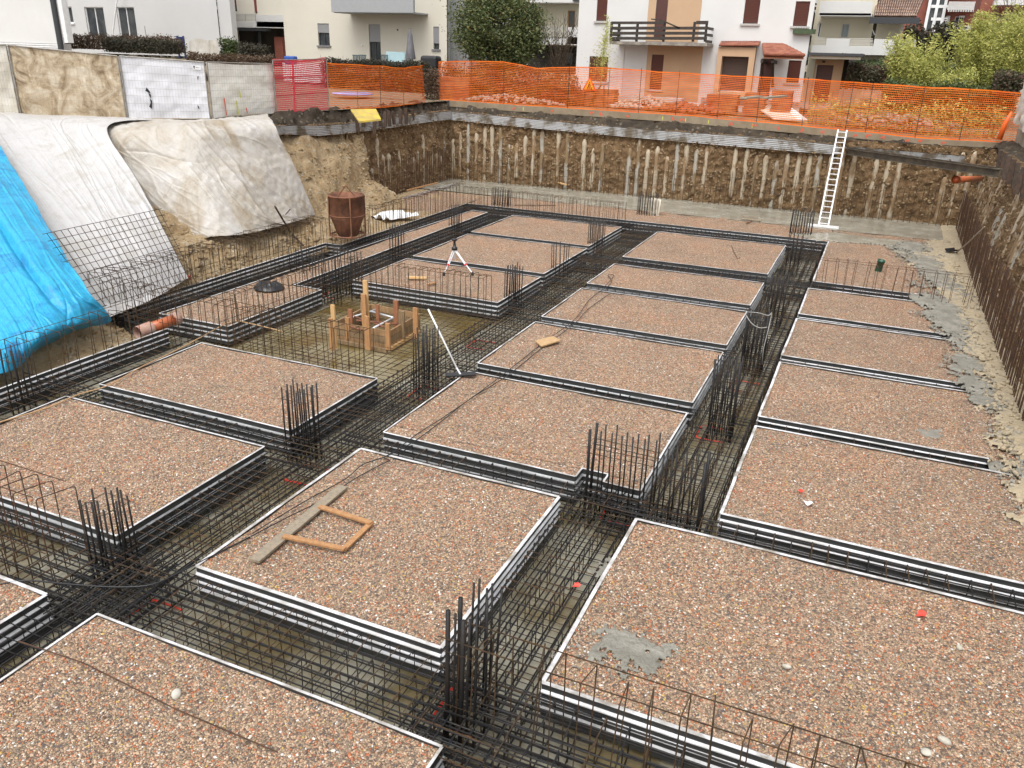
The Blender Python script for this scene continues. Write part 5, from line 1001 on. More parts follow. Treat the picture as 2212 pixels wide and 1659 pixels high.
class Fac:
    def __init__(s, name, label, Y, wall, m_, depth=9, zbot=None, holes=(), cat='house', parent=None):
        s.Y = Y; x0, x1, z0, z1 = s.r(*wall); s.zb = z0 if zbot is None else zbot
        if zbot is not None: z0 = zbot
        s.root = empty(name, (x0, Y, z0)); tag(s.root, label, cat); s.O = Vector((x0, Y, z0)); s.w = (x0, x1, z0, z1); s.wall('wall', (x0, x1, z0, z1), 0, [s.r(*h) for h in holes], m_, depth)
    def r(s, a, b, c, d, Y=None):
        Y = Y or s.Y; my = (b+d)/2; mx = (a+c)/2; return on(a, my, 1, Y).x, on(c, my, 1, Y).x, on(mx, d, 1, Y).z, on(mx, b, 1, Y).z
    def wall(s, nm, w_, y, holes, m_, depth, rev=.22, back=True):
        x0, x1, z0, z1 = w_; q = MB(); X = sorted(set([x0, x1] + [h[i] for h in holes for i in (0, 1) if x0 < h[i] < x1])); Z = sorted(set([z0, z1] + [h[i] for h in holes for i in (2, 3) if z0 < h[i] < z1])); o = s.O
        for i in range(len(X)-1):
            for j in range(len(Z)-1):
                cx_, cz_ = (X[i]+X[i+1])/2, (Z[j]+Z[j+1])/2
                if any(h[0] < cx_ < h[1] and h[2] < cz_ < h[3] for h in holes): continue
                q.add([Vector((X[i],s.Y+y,Z[j]))-o, Vector((X[i+1],s.Y+y,Z[j]))-o, Vector((X[i+1],s.Y+y,Z[j+1]))-o, Vector((X[i],s.Y+y,Z[j+1]))-o], [(0,1,2,3)])
        for h in holes:
            a, b, c, d = h; y0, y1 = s.Y+y, s.Y+y+rev
            for P in (((a,y0,c),(a,y1,c),(a,y1,d),(a,y0,d)),((b,y1,c),(b,y0,c),(b,y0,d),(b,y1,d)),((a,y0,c),(b,y0,c),(b,y1,c),(a,y1,c)),((a,y1,d),(b,y1,d),(b,y0,d),(a,y0,d))): q.add([Vector(p_)-o for p_ in P], [(0,1,2,3)])
        y0, y1 = s.Y+y, s.Y+y+depth
        k_ = (y1/y0 if depth > 2 else 1); X0, X1 = (x0*k_+.3 if x0 > 0 and depth > 2 else x0), (x1*k_-.3 if x1 < 0 and depth > 2 else x1)   # plan splays away behind the front
        for P in (((X0,y1,z0),(x0,y0,z0),(x0,y0,z1),(X0,y1,z1)),((x1,y0,z0),(X1,y1,z0),(X1,y1,z1),(x1,y0,z1)),((x0,y0,z1),(x1,y0,z1),(X1,y1,z1),(X0,y1,z1))) + ((((X1,y1,z0),(X0,y1,z0),(X0,y1,z1),(X1,y1,z1)),) if back else ()): q.add([Vector(p_)-o for p_ in P], [(0,1,2,3)])
        return q.build(nm, m_, s.root)
    def box(s, nm, px, y0, y1, m_, parent=None, rect=None):
        x0, x1, z0, z1 = rect or s.r(*px, Y=s.Y + min(y0, y1)); a = Vector((x0, s.Y + min(y0, y1), z0)) - s.O; b = Vector((x1, s.Y + max(y0, y1), z1)) - s.O; return MB().box(a, b).build(nm, m_, parent or s.root)
    def window(s, px, m_=None, shut=0., msh=None, frame=True, sill=None, y=.0, nm='window', mull=1, mfr=None):
        x0, x1, z0, z1 = s.r(*px); g = s.box(nm, None, y+.16, y+.20, m_ or M_GLASS, rect=(x0-.02, x1+.02, z0-.02, z1+.02)); fm = mfr or M_WHITE
        if frame:
            f = MB(); t_ = .06; a = lambda x, z, x2, z2: f.box(Vector((x, s.Y+y+.10, z))-s.O, Vector((x2, s.Y+y+.157, z2))-s.O)
            a(x0, z0, x0+t_, z1); a(x1-t_, z0, x1, z1); a(x0+t_, z1-t_, x1-t_, z1); a(x0+t_, z0, x1-t_, z0+t_)
            for k in range(mull): xm = x0 + (x1-x0)*(k+1)/(mull+1); a(xm-t_/2, z0+t_, xm+t_/2, z1-t_)
            f.build('frame', fm, g)
        if shut > 0: s.box('shutter', None, y+.05, y+.09, msh or M_SLG, g, rect=(x0+.01, x1-.01, z1-(z1-z0)*shut, z1-.01))
        if sill: s.box('sill', None, y-.10, y+.14, sill, g, rect=(x0-.10, x1+.10, z0-.10, z0-.002))
        return g
K = .2741
def q1(a,b,c,d): return (a*K, b*K, c*K, d*K)
def q2(a,b,c,d): return (545.7+a*K, b*K, 545.7+c*K, d*K)
def q3(a,b,c,d): return (1091.5+a*K, b*K, 1091.5+c*K, d*K)
def q4(a,b,c,d): return (1605.7+a*K, b*K, 1605.7+c*K, d*K)
TOP = -160
# 1 nearest white building, upper left
f = Fac('white_building', 'plain white building with a dark downpipe at the upper left corner', 33, (-160, TOP, 117, 90), M_PLW, 8)
for k in range(4): f.box('plinth_slat', (-160, 91+4.3*k, 124, 94.3+4.3*k), -.05 + .012*k, .1, M_WHITE)
f.box('plinth', (-160, 90, 124, 128), .10, 1, M_PLG)
dp = MB(); a = on(108, -40, 1, 32.85) - f.O; b = on(131, 107, 1, 32.85) - f.O; dp.tube([Vector((b.x, -.12, a.z)), Vector((b.x, -.12, b.z))], .14, 10); dp.build('downpipe', M_DGREY, f.root)
f.box('corner_trim', (118, TOP, 126, 92), -.06, .3, M_WHITE)
# 2 grey white building with tall windows
H2 = [q1(530,52,572,180), q1(680,55,828,292), q1(930,55,1070,296)]
f = Fac('grey_white_house', 'greyish white house with two tall dark windows behind the brown hedge', 47, (70, TOP, 463, 93), M_PLG, 10, zbot=5.6, holes=H2)
for h, m_ in zip(H2, (0, 1, 1)): f.window(h, mull=m_, sill=M_WHITE)
f.box('plinth', (330, 93, 490, 120), .06, .5, mat('grey_plinth', (.36,.36,.35), (.30,.30,.29), rough=.8))
f.box('side_wall', (465, TOP, 492, 93), .10, .6, M_PLG)
f.box('plinth_vent', (463, 98, 476, 106), .04, .2, M_DARKIN)
q = MB(); a, b = on(256, -30, 1, 46.5) - f.O, on(243, 78, 1, 46.5) - f.O; q.tube([a, b], .05, 8); q.build('flue_pipe', M_WHITE, f.root)
q = MB(); a, b = on(312, 56, 1, 45.5) - f.O, on(317, 88, 1, 45.5) - f.O; q.tube([a, b], .03, 6); q.build('garden_lamp', M_GREYP, f.root)
# 3 balcony house
f = Fac('balcony_house', 'cream house with white balcony and dark porch between the grey white and the cream house', 58, (478, TOP, 612, 52), M_PLC, 6, holes=[q1(1790,-60,1862,96), q1(2000,-60,2022,106)])
f.window(q1(1790,-60,1862,96), shut=.62, msh=M_SHR, mull=1); f.window(q1(2000,-60,2022,106), shut=.9, msh=M_SHR, frame=False)
f.box('balcony_parapet', q1(2020,118,2300,215), -1.6, -1.4, M_PLW); f.box('balcony_slab', q1(1770,170,2300,218), -1.6, 0, M_PLW)
q = MB()
for y_ in (112,122,132,142,152,162):
    a, b = on(*[q1(1785,y_,0,0)[0], y_*K], 1, 56.45) - f.O, on(*[q1(2020,y_,0,0)[0], y_*K], 1, 56.45) - f.O; q.tube([a, b], .025, 5)
for x_ in (1790,1850,1935,2015): a, b = on(x_*K, 112*K, 1, 56.45) - f.O, on(x_*K, 170*K, 1, 56.45) - f.O; q.tube([a, b], .03, 5)
q.build('railing', M_GREYP, f.root)
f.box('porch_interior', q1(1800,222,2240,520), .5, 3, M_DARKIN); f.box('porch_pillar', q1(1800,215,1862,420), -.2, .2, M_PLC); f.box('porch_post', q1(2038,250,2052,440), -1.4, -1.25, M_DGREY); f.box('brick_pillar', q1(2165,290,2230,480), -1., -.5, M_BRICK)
f.box('awning_box', q1(1862,225,2100,243), -1.8, -1.3, M_DGREY)
# 4 cream middle house
H4 = [q2(515,185,605,358), q2(920,192,1010,560), q2(1425,210,1470,388)]
f = Fac('cream_house', 'large cream house with grey balcony front, left of the evergreen tree', 50, (608, TOP, 965, 136), M_PLC, 10, zbot=4.2, holes=H4)
f.window(H4[0], shut=.42, mfr=M_DGREY, sill=M_GSILL); f.window(H4[1], shut=.37, mull=1, mfr=M_DGREY, nm='patio_door'); f.window(H4[2], shut=.74, mfr=M_DGREY, sill=M_GSILL, mull=0)
f.box('balcony_front', q2(615,-140,1265,98), -2.0, -1.8, M_GREYP); f.box('balcony_floor', q2(640,92,1265,104), -1.9, 0, M_GREYP)
f.box('projecting_wall', q2(-3000,0,0,0), 0, .1, M_PLC, rect=(f.w[0]-.002, f.r(*q2(225,0,722,450))[1], 4.2, f.w[3]+.02)).location.y = -.0
for x_, y_ in ((862,355),(868,457),(1140,235)): f.box('wall_lamp' if y_ < 300 else 'wall_socket', q2(x_-4,y_-6,x_+4,y_+6), -.06, -.002, M_DGREY if y_ < 300 else M_WHITE)
# move the projecting bay forward so the entrance lies in a recess
bay = [o for o in bpy.data.objects if o.name.startswith('projecting_wall')][0]; bpy.data.objects.remove(bay)
# patio furniture
def chairp(px, Y, label, z=None):
    b = on(px, 134, 1, Y); zz = b.z - .55; root = empty('patio_chair', (b.x, Y, zz)); tag(root, label, 'chair', 'patio chairs of the cream house'); m_ = M_PCH; q = MB()
    q.box((-.27,-.25,.40), (.27,.25,.45)).build('seat', m_, root); q = MB()
    for k in range(5): q.box((-.25+.11*k,.24,.45), (-.19+.11*k,.28,.92))
    q.box((-.27,.235,.92), (.27,.285,1.0)); q.build('backrest', m_, root)
    for x_ in (-.24,.24):
        for y_ in (-.22,.22): MB().box((x_-.025,y_-.025,0), (x_+.025,y_+.025,.40)).build('leg', m_, root)
        MB().box((x_-.03,-.25,.62), (x_+.03,.25,.66)).build('armrest', m_, root)
M_PCH = mat('green_grey_plastic', (.09,.115,.115), rough=.5)
chairp(765, 48.5, 'dark plastic patio chair, leftmost on the patio of the cream house'); chairp(779, 48.2, 'dark plastic patio chair beside the leftmost one, left of the patio door'); chairp(826, 48.4, 'greenish plastic chair in front of the pale blue board'); chairp(880, 48.3, 'slatted plastic chair beside the closed grey parasol')
a = on(833, 134, 1, 49); b = on(874, 112, 1, 49); o = MB().box((0,0,0), (b.x-a.x, .06, b.z-a.z+.3)).build('blue_board', mat('pale_blue_board', (.36,.50,.53), (.32,.46,.49), rough=.5)); o.location = (a.x, 48.9, a.z-.3); o.rotation_euler = (-.15,0,0); s_ = o.modifiers.new('b','BEVEL'); s_.width = .03; tag(o, 'pale blue board leaning on the patio of the cream house', 'board')
a = on(887, 137, 1, 48); zt = on(887, 61, 1, 48).z; root = empty('parasol', tuple(a)); tag(root, 'closed grey parasol standing on the patio of the cream house', 'parasol'); h = zt - a.z
MB().tube([(0,0,-.4), (0,0,h)], .03, 8).build('pole', M_DGREY, root); MB().lathe([(.30,h*.12),(.33,h*.16),(.24,h*.45),(.15,h*.8),(.04,h*.97),(0,h)], 14).build('canopy', mat('grey_canvas', (.16,.155,.165), (.10,.10,.11), scale=5, rough=.8, sc=(3,3,.4)), root, smooth=True)
a = on(931, 137, 1, 44.5); o = MB().box((-.55,-.35,-.3), (.55,.35,.42)).build('barbecue', M_BLACK); s_ = o.modifiers.new('b','BEVEL'); s_.width = .15; s_.segments = 3; o.location = a; tag(o, 'black lidded barbecue at the right end of the cream house patio', 'barbecue')
a = on(628, 126, 1, 40); o = MB().box((-.35,-.2,-.3), (.35,.2,.12)).build('blue_bin', mat('blue_plastic', (.02,.07,.30), rough=.4)); o.location = a; tag(o, 'small blue plastic bin lid above the pink net', 'bin'); s_ = o.modifiers.new('b','BEVEL'); s_.width = .08; s_.segments = 3
hbx = on(610, 134, 1, 47.3); 
o = MB().box((0,0,-1.2), (on(960,134,1,47.3).x-hbx.x, .25, .0)).build('patio_wall', M_PLG); o.location = hbx; tag(o, 'low patio wall in front of the cream house', 'wall')
# white sheet tent by the grey white house, blue barrier
a = on(412, 128, 1, 41); o = MB().grid(lambda u, v: Vector((5.6*u*.42, .3*math.sin(u*3)+.1*math.sin(u*17), 1.05*v + .08*math.sin(u*9)*v + .14*(1-abs(2*u-1))*v)), 30, 8).build('white_tarp', M_SHEETW, smooth=True); o.location = a; tag(o, 'white tarpaulin draped over a frame behind the cream cloth panel', 'tarpaulin')
a = on(386, 126, 1, 41.5); o = MB().box((0,0,0), (.12,.05,1.3)).box((.5,0,.0), (.62,.05,1.3)).box((0,.01,.5), (.6,.04,1.25)).build('blue_barrier', mat('dark_blue', (.02,.04,.14), rough=.5)); o.location = a; tag(o, 'dark blue barrier left of the white tarpaulin', 'barrier')
# 5 grey annex
f = Fac('grey_annex', 'grey narrow house wing half hidden behind the evergreen tree', 51.5, (965, TOP, 1016, 140), M_GREYP, 8, zbot=4.2); f.box('downpipe', (967, TOP, 970, 136), -.14, -.05, mat('grey_pipe', (.42,.43,.43), rough=.5)); f.box('garage_shutter', q2(1600,300,1690,478), -.02, .05, M_SLG)
# 6 cream house behind the shrub
H6 = [q3(488,82,546,300)]
f = Fac('cream_rear_house', 'cream house with white balcony seen between the evergreen tree and the white house', 60, (1130, -6, 1275, 98), M_PLY, 6, holes=H6)
f.window(H6[0], mull=0, mfr=M_WOODO); f.box('upper_balcony', q3(160,-130,610,20), -1.4, -.1, M_PLW); f.box('parapet', q3(492,215,640,350), -1.4, -1.2, M_PLW); f.box('balcony_slab', q3(200,290,640,352), -1.4, 0, M_PLW)
q = MB()
for y_ in range(214,290,10): q.tube([on(q3(200,0,0,0)[0], y_*K, 1, 58.5) - f.O, on(q3(490,0,0,0)[0], y_*K, 1, 58.5) - f.O], .022, 4)
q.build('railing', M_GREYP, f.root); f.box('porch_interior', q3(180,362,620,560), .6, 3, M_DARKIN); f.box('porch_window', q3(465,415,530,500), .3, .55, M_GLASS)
f.box('gutter', q3(530,-4,600,8), -1.6, -1.3, M_DGREY)
# 7 white house with peach panels
Y7 = 45.6; H7 = [q3(722,-60,804,165), q3(660,445,806,640), q3(1183,-80,1275,316), q3(1145,430,1240,706), q3(1885,-60,2005,186), q3(1700,445,1908,718), q3(1995,462,2092,838), q4(347,475,448,655), q4(402,10,515,206)]
f = Fac('white_house', 'white house with peach panels, dark timber balcony and brown shutters behind the orange net', Y7, (1250, TOP, 1757, 224), M_PLW, 9, zbot=3.7, holes=H7)
for h, (sh, m_, sl) in zip(H7, ((.98,M_SLB,1),(.98,M_SLB,1),(.99,M_SHB,0),(.99,M_SLB,1),(.98,M_SLB,1),(.99,M_SLD,0),(.99,M_SHB,0),(.98,M_SLB,1),(.98,M_SLB,1))): f.window(h, frame=False, shut=sh, msh=m_, sill=M_SILL if sl else None, nm='window' if sl or m_ is M_SLD else 'door')
def panel(px, holes, y=-.02, m_=M_PLP):      # painted field standing a little proud of the wall
    f.wall('peach_panel', f.r(*px), y, [f.r(*h) for h in holes], m_, .015, .012, False)
panel(q3(1140,-500,1560,330), [H7[2]]); panel(q3(1108,356,1540,792), [H7[3]]); f.box('left_reveal', q3(890,356,925,800), -.05, -.003, mat('shaded_plaster', (.66,.65,.64), rough=.85))
f.box('balcony_slab', q3(820,332,1590,356), -1.7, -.05, M_SLAB)
q = MB(); Yb = Y7 - 1.6
def rl(x0, y0, x1, y1, th=.13): q.bar(on(1091.5+x0*K, y0*K, 1, Yb) - f.O, on(1091.5+x1*K, y1*K, 1, Yb) - f.O, .06, th)
rl(838,180,1255,180); 
for y_ in (222,262,302): rl(838,y_,1590,y_,.14)
rl(1505,178,1600,178,.16); rl(1150,150,1230,160,.06); rl(1230,160,1375,222,.07)
for x_ in (840,900,1045,1258,1494,1590): a, b = on(1091.5+x_*K, 172*K, 1, Yb+.08) - f.O, on(1091.5+(x_-4)*K, 330*K, 1, Yb+.08) - f.O; q.bar(Vector((a.x,a.y,b.z)), a, .11, .11, (0,1,0))
for xe in (840,1590):
    a = on(1091.5+xe*K, 222*K, 1, Yb) - f.O
    for dz in (0,-.30,-.6): q.bar(a + Vector((0,0,dz)), Vector((a.x, -.05, a.z+dz)), .05, .13)
q.build('balcony_railing', M_DARKW, f.root)
# bay with roller shutter and tile ledge
f.wall('peach_bay', f.r(*q3(1668,372,1960,760)), -.35, [f.r(*q3(1702,445,1912,722))], M_PLP, .34, .5, False)
q = MB()
for k in range(24):
    a = on(1091.5+(1690+k*13)*K, 358*K, 1, Y7-.5) - f.O; q.tube([a, a + Vector((0,.5,.18))], .055, 6)
q.build('tile_ledge', M_TILE, f.root, smooth=True)
# porch canopy
xa, xb = on(1091.5+2040*K, 440*K, 1, Y7-1.6).x - f.O.x, on(1605.7+480*K, 430*K, 1, Y7-1.6).x - f.O.x; ze = on(1700, 434*K, 1, Y7-1.6).z - f.O.z; zr = ze + .48
q = MB(); nt_ = 20
for k in range(nt_):
    x = xa + (xb-xa)*(k+.5)/nt_; xr = xa - .35 + (xb-xa-.9)*(k+.5)/nt_
    for j in range(6): p0 = Vector((xr+(x-xr)*(j/6), -.05-1.6*j/6, zr+(ze-zr)*j/6)); p1 = Vector((xr+(x-xr)*((j+1.15)/6), -.05-1.6*(j+1.15)/6, zr+(ze-zr)*(j+1.15)/6+.02)); q.tube([p0, p1], [.085,.10], 6)
q.build('canopy_tiles', M_TILE, f.root, smooth=True)
q = MB(); q.add([(xa-.35,-.05,zr-.08),(xb-1.2,-.05,zr-.08),(xb,-1.6,ze-.1),(xa,-1.6,ze-.1),(xa-.35,-.05,zr-.16),(xb-1.2,-.05,zr-.16),(xb,-1.6,ze-.18),(xa,-1.6,ze-.18)], [(0,1,2,3),(7,6,5,4),(0,3,7,4),(1,5,6,2),(2,6,7,3)]); q.build('canopy_boards', M_WOODR, f.root)
q = MB()
for xx in (xa-.1, xb-1.45):
    q.bar((xx,-.05,ze-.35), (xx,-1.45,ze-.30), .12, .16); q.bar((xx,-.05,ze-1.5), (xx,-1.1,ze-.40), .11, .13)
q.build('canopy_brackets', M_DARKW, f.root)
q = MB().box((0,0,0), (1.05,.26,.22)); o = q.build('flower_box', mat('mossy_box', (.07,.10,.045), (.05,.07,.04), scale=6, rough=.9), f.root); o.location = on(1605.7+387*K, 266*K, 1, Y7-.3) - f.O
q = MB()
for k in range(8): x = .1+k*.12; q.tube([(x,.14,.2), (x+.04,.14,.32)], .008, 4)
q.build('stalks', M_RUST, o)
f.box('stone_plinth', q3(1540,790,2600,840), -.04, -.005, mat('crazy_paving', (.32,.29,.26), (.18,.16,.15), scale=6, rough=.9, lo=.48, hi=.52))
# lower entrance wing
g = Fac('entrance_wing', 'peach entrance wing with brown door and flat dark awning, right of the white house', 46.6, q4(540,468,765,850), M_PLP, 5, zbot=3.7, holes=[q4(558,512,686,842)])
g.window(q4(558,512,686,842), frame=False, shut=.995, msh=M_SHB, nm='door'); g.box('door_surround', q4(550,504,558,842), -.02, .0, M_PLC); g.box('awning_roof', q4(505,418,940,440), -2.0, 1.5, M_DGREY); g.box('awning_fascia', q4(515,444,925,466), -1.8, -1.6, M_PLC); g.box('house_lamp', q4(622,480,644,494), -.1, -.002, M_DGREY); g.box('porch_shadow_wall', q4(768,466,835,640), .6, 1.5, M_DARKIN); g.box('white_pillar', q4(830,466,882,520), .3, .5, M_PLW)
# 8 cream block with white balconies
H8 = [q4(768,182,836,300), q4(585,175,612,295)]
f = Fac('cream_block', 'cream apartment house with long white balcony parapets right of the white house', 56, q4(560,-160,1032,470), M_PLY, 8, zbot=3.9, holes=H8)
f.window(H8[0], mull=0, mfr=M_PLC, m_=mat('curtained_glass', (.20,.24,.25), (.30,.34,.34), scale=3, rough=.2, sc=(4,4,.5))); f.window(H8[1], mull=0)
f.box('side_wing', q4(1032,150,1240,470), .02, 6, M_PLY); f.box('upper_parapet', q4(600,10,1015,122), -1.5, -1.3, M_PLW); f.box('upper_slab', q4(600,104,1015,126), -1.5, -.02, M_PLW); f.box('lower_parapet_left', q4(648,302,832,425), -1.5, -1.3, M_PLW); f.box('lower_parapet_right', q4(1022,308,1185,435), -1.5, -1.3, M_PLW); f.box('lower_slab', q4(535,362,1200,430), -1.48, -.02, M_PLW)
f.box('ground_floor', q4(830,440,1110,520), -.3, -.05, M_PLC); f.box('dark_window', q4(880,475,1075,520), -.36, -.31, M_GLASS); f.box('side_parapet', q4(1212,315,1352,436), .2, .4, mat('frosted_panel', (.50,.52,.50), rough=.4)); f.box('downpipe', q4(1232,165,1242,470), -.3, -.2, mat('white_pipe', (.6,.6,.6), rough=.5))
for a_, b_, y0, y1 in ((560,648,300,358),(832,1022,306,364),(695,920,-60,56)):
    q = MB()
    for k in range(6): yy = y0 + (y1-y0)*k/5; q.tube([on(1605.7+a_*K, yy*K, 1, 54.6) - f.O, on(1605.7+b_*K, yy*K, 1, 54.6) - f.O], .03, 4)
    q.build('railing', mat('pale_rail', (.55,.53,.47), rough=.5) if not bpy.data.materials.get('pale_rail') else bpy.data.materials['pale_rail'], f.root)
# tiled roof wing of the block
def tileroof(name, label, px, Y, m_, rows=14, cols=22, back=6.0, fascia=True):
    """px: top-left, top-right, bottom-right, bottom-left pixels of the visible slope"""
    tl, tr_, br_, bl = [on(x, y, 1, Y + (back if i < 2 else 0)) for i, (x, y) in enumerate(px)]; root = empty(name, tuple(bl)); tag(root, label, 'roof'); q = MB()
    for c_ in range(cols):
        for r_ in range(rows):
            u = (c_+.5)/cols; P = lambda v: (bl.lerp(tl, v)).lerp(br_.lerp(tr_, v), u) - bl; w_ = (br_-bl).length/cols*.5; q.tube([P((r_)/rows - .01) + Vector((0,0,.03)), P((r_+1.1)/rows)], [w_*1.02, w_*.82], 6, caps=False)
    q.build('tiles', m_, root, smooth=True); MB().add([p_ - bl - Vector((0,0,.08)) for p_ in (bl, br_, tr_, tl)], [(0,1,2,3)]).build('deck', M_DARKW, root)
    if fascia: MB().bar(Vector((-.2,-.05,-.22)), br_ - bl + Vector((.2,-.05,-.22)), .25, .32).build('fascia', M_DGREY, root)
tileroof('tiled_roof', 'brown tiled roof with a dark eave beside the cream block', ((1608+1070*K,-60),(1608+1500*K,-60),(1605.7+1365*K,130*K),(1605.7+1030*K,128*K)), 54.5, M_TILEB, 16, 20, 7)
# 9 red apartment block
Y9 = 88; f = Fac('red_apartment_block', 'red brick apartment block with white slatted balconies at the upper right', Y9, q4(1180,-420,1900,640), M_BRICK, 12, zbot=3.9, holes=[q4(1665,130,1735,196), q4(1665,320,1700,392)])
f.window(q4(1665,130,1735,196), mull=1); f.window(q4(1665,320,1700,392), mull=0)
f.box('stair_glazing', q4(1480,-420,1612,236), -.6, -.1, M_GLASS); f.box('stair_glazing', q4(1490,345,1545,480), -.6, -.1, M_GLASS)
q = MB()
for x_ in (1482,1545,1608): a, b = on(1605.7+(x_+30)*K, -115, 1, Y9-.75), on(1605.7+(x_-8)*K, 240*K, 1, Y9-.75); xx = (a.x+b.x)/2; q.box(Vector((xx-.12,Y9-.8,b.z))-f.O, Vector((xx+.12,Y9-.62,a.z))-f.O)
for y_ in (-150,-50,50,150,240): a, b = on(1605.7+1480*K, y_*K, 1, Y9-.75), on(1605.7+1612*K, y_*K, 1, Y9-.75); q.box(Vector((a.x,Y9-.79,a.z-.12))-f.O, Vector((b.x,Y9-.63,a.z+.12))-f.O)
q.build('glazing_bars', M_WHITE, f.root)
for a_, b_, y0, y1 in ((1615,1838,12,78),(1568,1792,200,276),(1530,1732,392,466),(1640,1870,-190,-110)):
    x0, x1, z0, z1 = f.r(*q4(a_,y0,b_,y1), Y=Y9-2); q = MB(); n_ = 34
    for k in range(n_): xx = x0 + (x1-x0)*k/n_; q.box(Vector((xx,Y9-2,z0 - (.15 if k % 3 else 0)))-f.O, Vector((xx+(x1-x0)/n_*.72,Y9-1.92,z1))-f.O)
    q.box(Vector((x0,Y9-1.9,z0+.1))-f.O, Vector((x1,Y9-.01,z0+.3))-f.O); q.build('balcony', M_PLW, f.root)
for px in (q4(1590,125,1625,195), q4(1560,315,1590,388)): f.box('white_pilaster', px, -.3, -.01, M_PLW)
f.box('roller_box', q4(1702,124,1745,136), -.2, -.01, M_PLW); f.box('roller_box', q4(1660,318,1702,340), -.2, -.01, M_PLW)
# 10 houses at the right edge
f = Fac('corner_house', 'pale house with dark tiled roof half hidden behind the bamboo at the right edge', 66, q4(1900,160,2500,640), M_PLC, 9, zbot=3.9, holes=[q4(2100,335,2215,420)])
f.window(q4(2100,335,2215,420), mull=1); f.box('upper_wall', q4(1900,-330,2500,160), .2, 6, M_BRICK); f.box('window_upper', q4(2075,100,2130,125), .1, .25, M_PLW); f.box('balcony', q4(1980,0,2500,40), -1.2, 0, M_PLW); f.box('balcony', q4(2080,420,2500,520), -1.2, 0, M_PLC)
tileroof('tiled_roof', 'narrow brown tiled roof strip between the red block and the bamboo', ((1605.7+1880*K,-60),(1605.7+2010*K,-60),(1605.7+1930*K,150*K),(1605.7+1830*K,165*K)), 70, M_TILEB, 14, 8, 6, False)
tileroof('tiled_roof', 'reddish tiled roof above the bamboo at the far right edge', ((1605.7+1960*K,70*K),(1605.7+2400*K,70*K),(1605.7+2400*K,195*K),(1605.7+1960*K,180*K)), 64, M_TILEB, 8, 26, 4, False)
hedge('far dark wooded strip between the cream block and the red block', 1935, 2130, 52, 170, 74, L_DK, 15000, 4, .35, 'woodland', 'trees')
hedge('low dark shrubs filling the far corner behind the bamboo at the right edge', 1800, 2260, 130, 190, 53, L_GR, 9000, 2, .2, 'shrub', 'shrub')
# closing far woodland so no gap of sky lies between the houses
fw = MB(); rngp = rng.uniform(0, 1, (26000, 3)) * [260, 14, 20] + [-150, 108, 4]; o = leaves('far_woodland', rngp, 1.6, L_DK); tag(o, 'distant dark woodland behind the houses', 'woodland', kind='stuff')
# ------------------------------------------------------------------ building site clutter behind the orange net
def debris(px, py, Y, sx, sy, h, n, sz, m_, label, name='rubble_heap', cat='rubble'):
    b = on(px, py, 1, Y); p_ = []; s_ = []
    for _ in range(n):
        r_ = random.random()**.6; a = random.random()*6.28; p_.append((math.cos(a)*r_*sx, math.sin(a)*r_*sy, h*(1-r_)*random.uniform(.6,1))); s_.append(sz*random.uniform(.5,1.5))
    o = inst(name, stones_mesh(name, np.array(p_), np.array(s_), m_, .8), None, (b.x, Y, GZ)); tag(o, label, cat)
M_BRK = mat('broken_brick', (.22,.06,.03), (.30,.14,.08), scale=3, rough=.85); M_RUB = mat('pale_rubble', (.42,.38,.33), (.28,.24,.19), scale=3, rough=.9)
def crate(px, py, Y, w_, h_, m_, label, name='brick_pallet', cat='brick stack'):
    b = on(px, py, 1, Y); root = empty(name, (b.x, Y, GZ)); tag(root, label, cat); n_ = max(2, int(h_/.16))
    for k in range(n_): MB().box((-w_/2+random.uniform(-.04,.04), -.4, k*h_/n_), (w_/2+random.uniform(-.04,.04), .4, (k+.93)*h_/n_)).build('brick_layer', m_, root)
crate(1255, 205, 43.6, 1.9, .75, M_BRK, 'red brick stack under the warning sign behind the orange net'); crate(1300, 205, 43.4, 1.6, .85, M_BRK, 'red brick stack right of the warning sign')
crate(1630, 235, 43.2, 1.0, 1.0, M_BRK, 'red brick pier left of the boards by the porch'); crate(1687, 235, 43.0, .9, 1.15, M_BRK, 'red brick pier right of the boards by the porch'); crate(1560, 235, 43.3, 1.5, .85, M_BRK, 'low red brick stack below the brown roller shutter')
crate(985, 190, 42.4, 2.0, 1.15, M_BRK, 'red brick stack at the left end of the long orange net'); 
debris(1400, 220, 43.4, 2.6, .7, .6, 420, .11, M_RUB, 'pale rubble heap below the peach panel of the white house'); debris(1480, 220, 42.8, 2.2, .7, .45, 300, .10, M_BRK, 'red rubble heap behind the orange net, centre'); debris(1100, 215, 42.2, 3.2, .5, .45, 320, .09, M_RUB, 'scattered rubble behind the orange net under the evergreen tree'); debris(1930, 250, 42.4, 3., .6, .4, 260, .10, M_RUB, 'scattered rubble in the weeds behind the right part of the orange net')
f7 = on(1380, 200, 1, 43.9); o = MB().box((-2.9,-.5,0), (2.9,.5,.12)).build('stone_step', M_SILL); o.location = (on(1460*.98-70,212,1,44.6).x, 44.6, on(1380,209,1,44.6).z-.1); tag(o, 'long stone step below the peach panel of the white house', 'step')
def slabboard(pts, zs, Y, m_, label, name='leaning_board', cat='board'):
    P = [on(x, y, 1, yy) for (x, y), yy in zip(pts, Y)]; o_ = P[0]; q = MB(); n_ = Vector((0,.0,-.05)); q.add([p_-o_ for p_ in P] + [p_-o_+n_ for p_ in P], [tuple(range(len(P)))[::-1], tuple(range(len(P), 2*len(P)))] + [(i, (i+1) % len(P), len(P)+(i+1) % len(P), len(P)+i) for i in range(len(P))]); o = q.build(name, m_); o.location = o_; tag(o, label, cat)
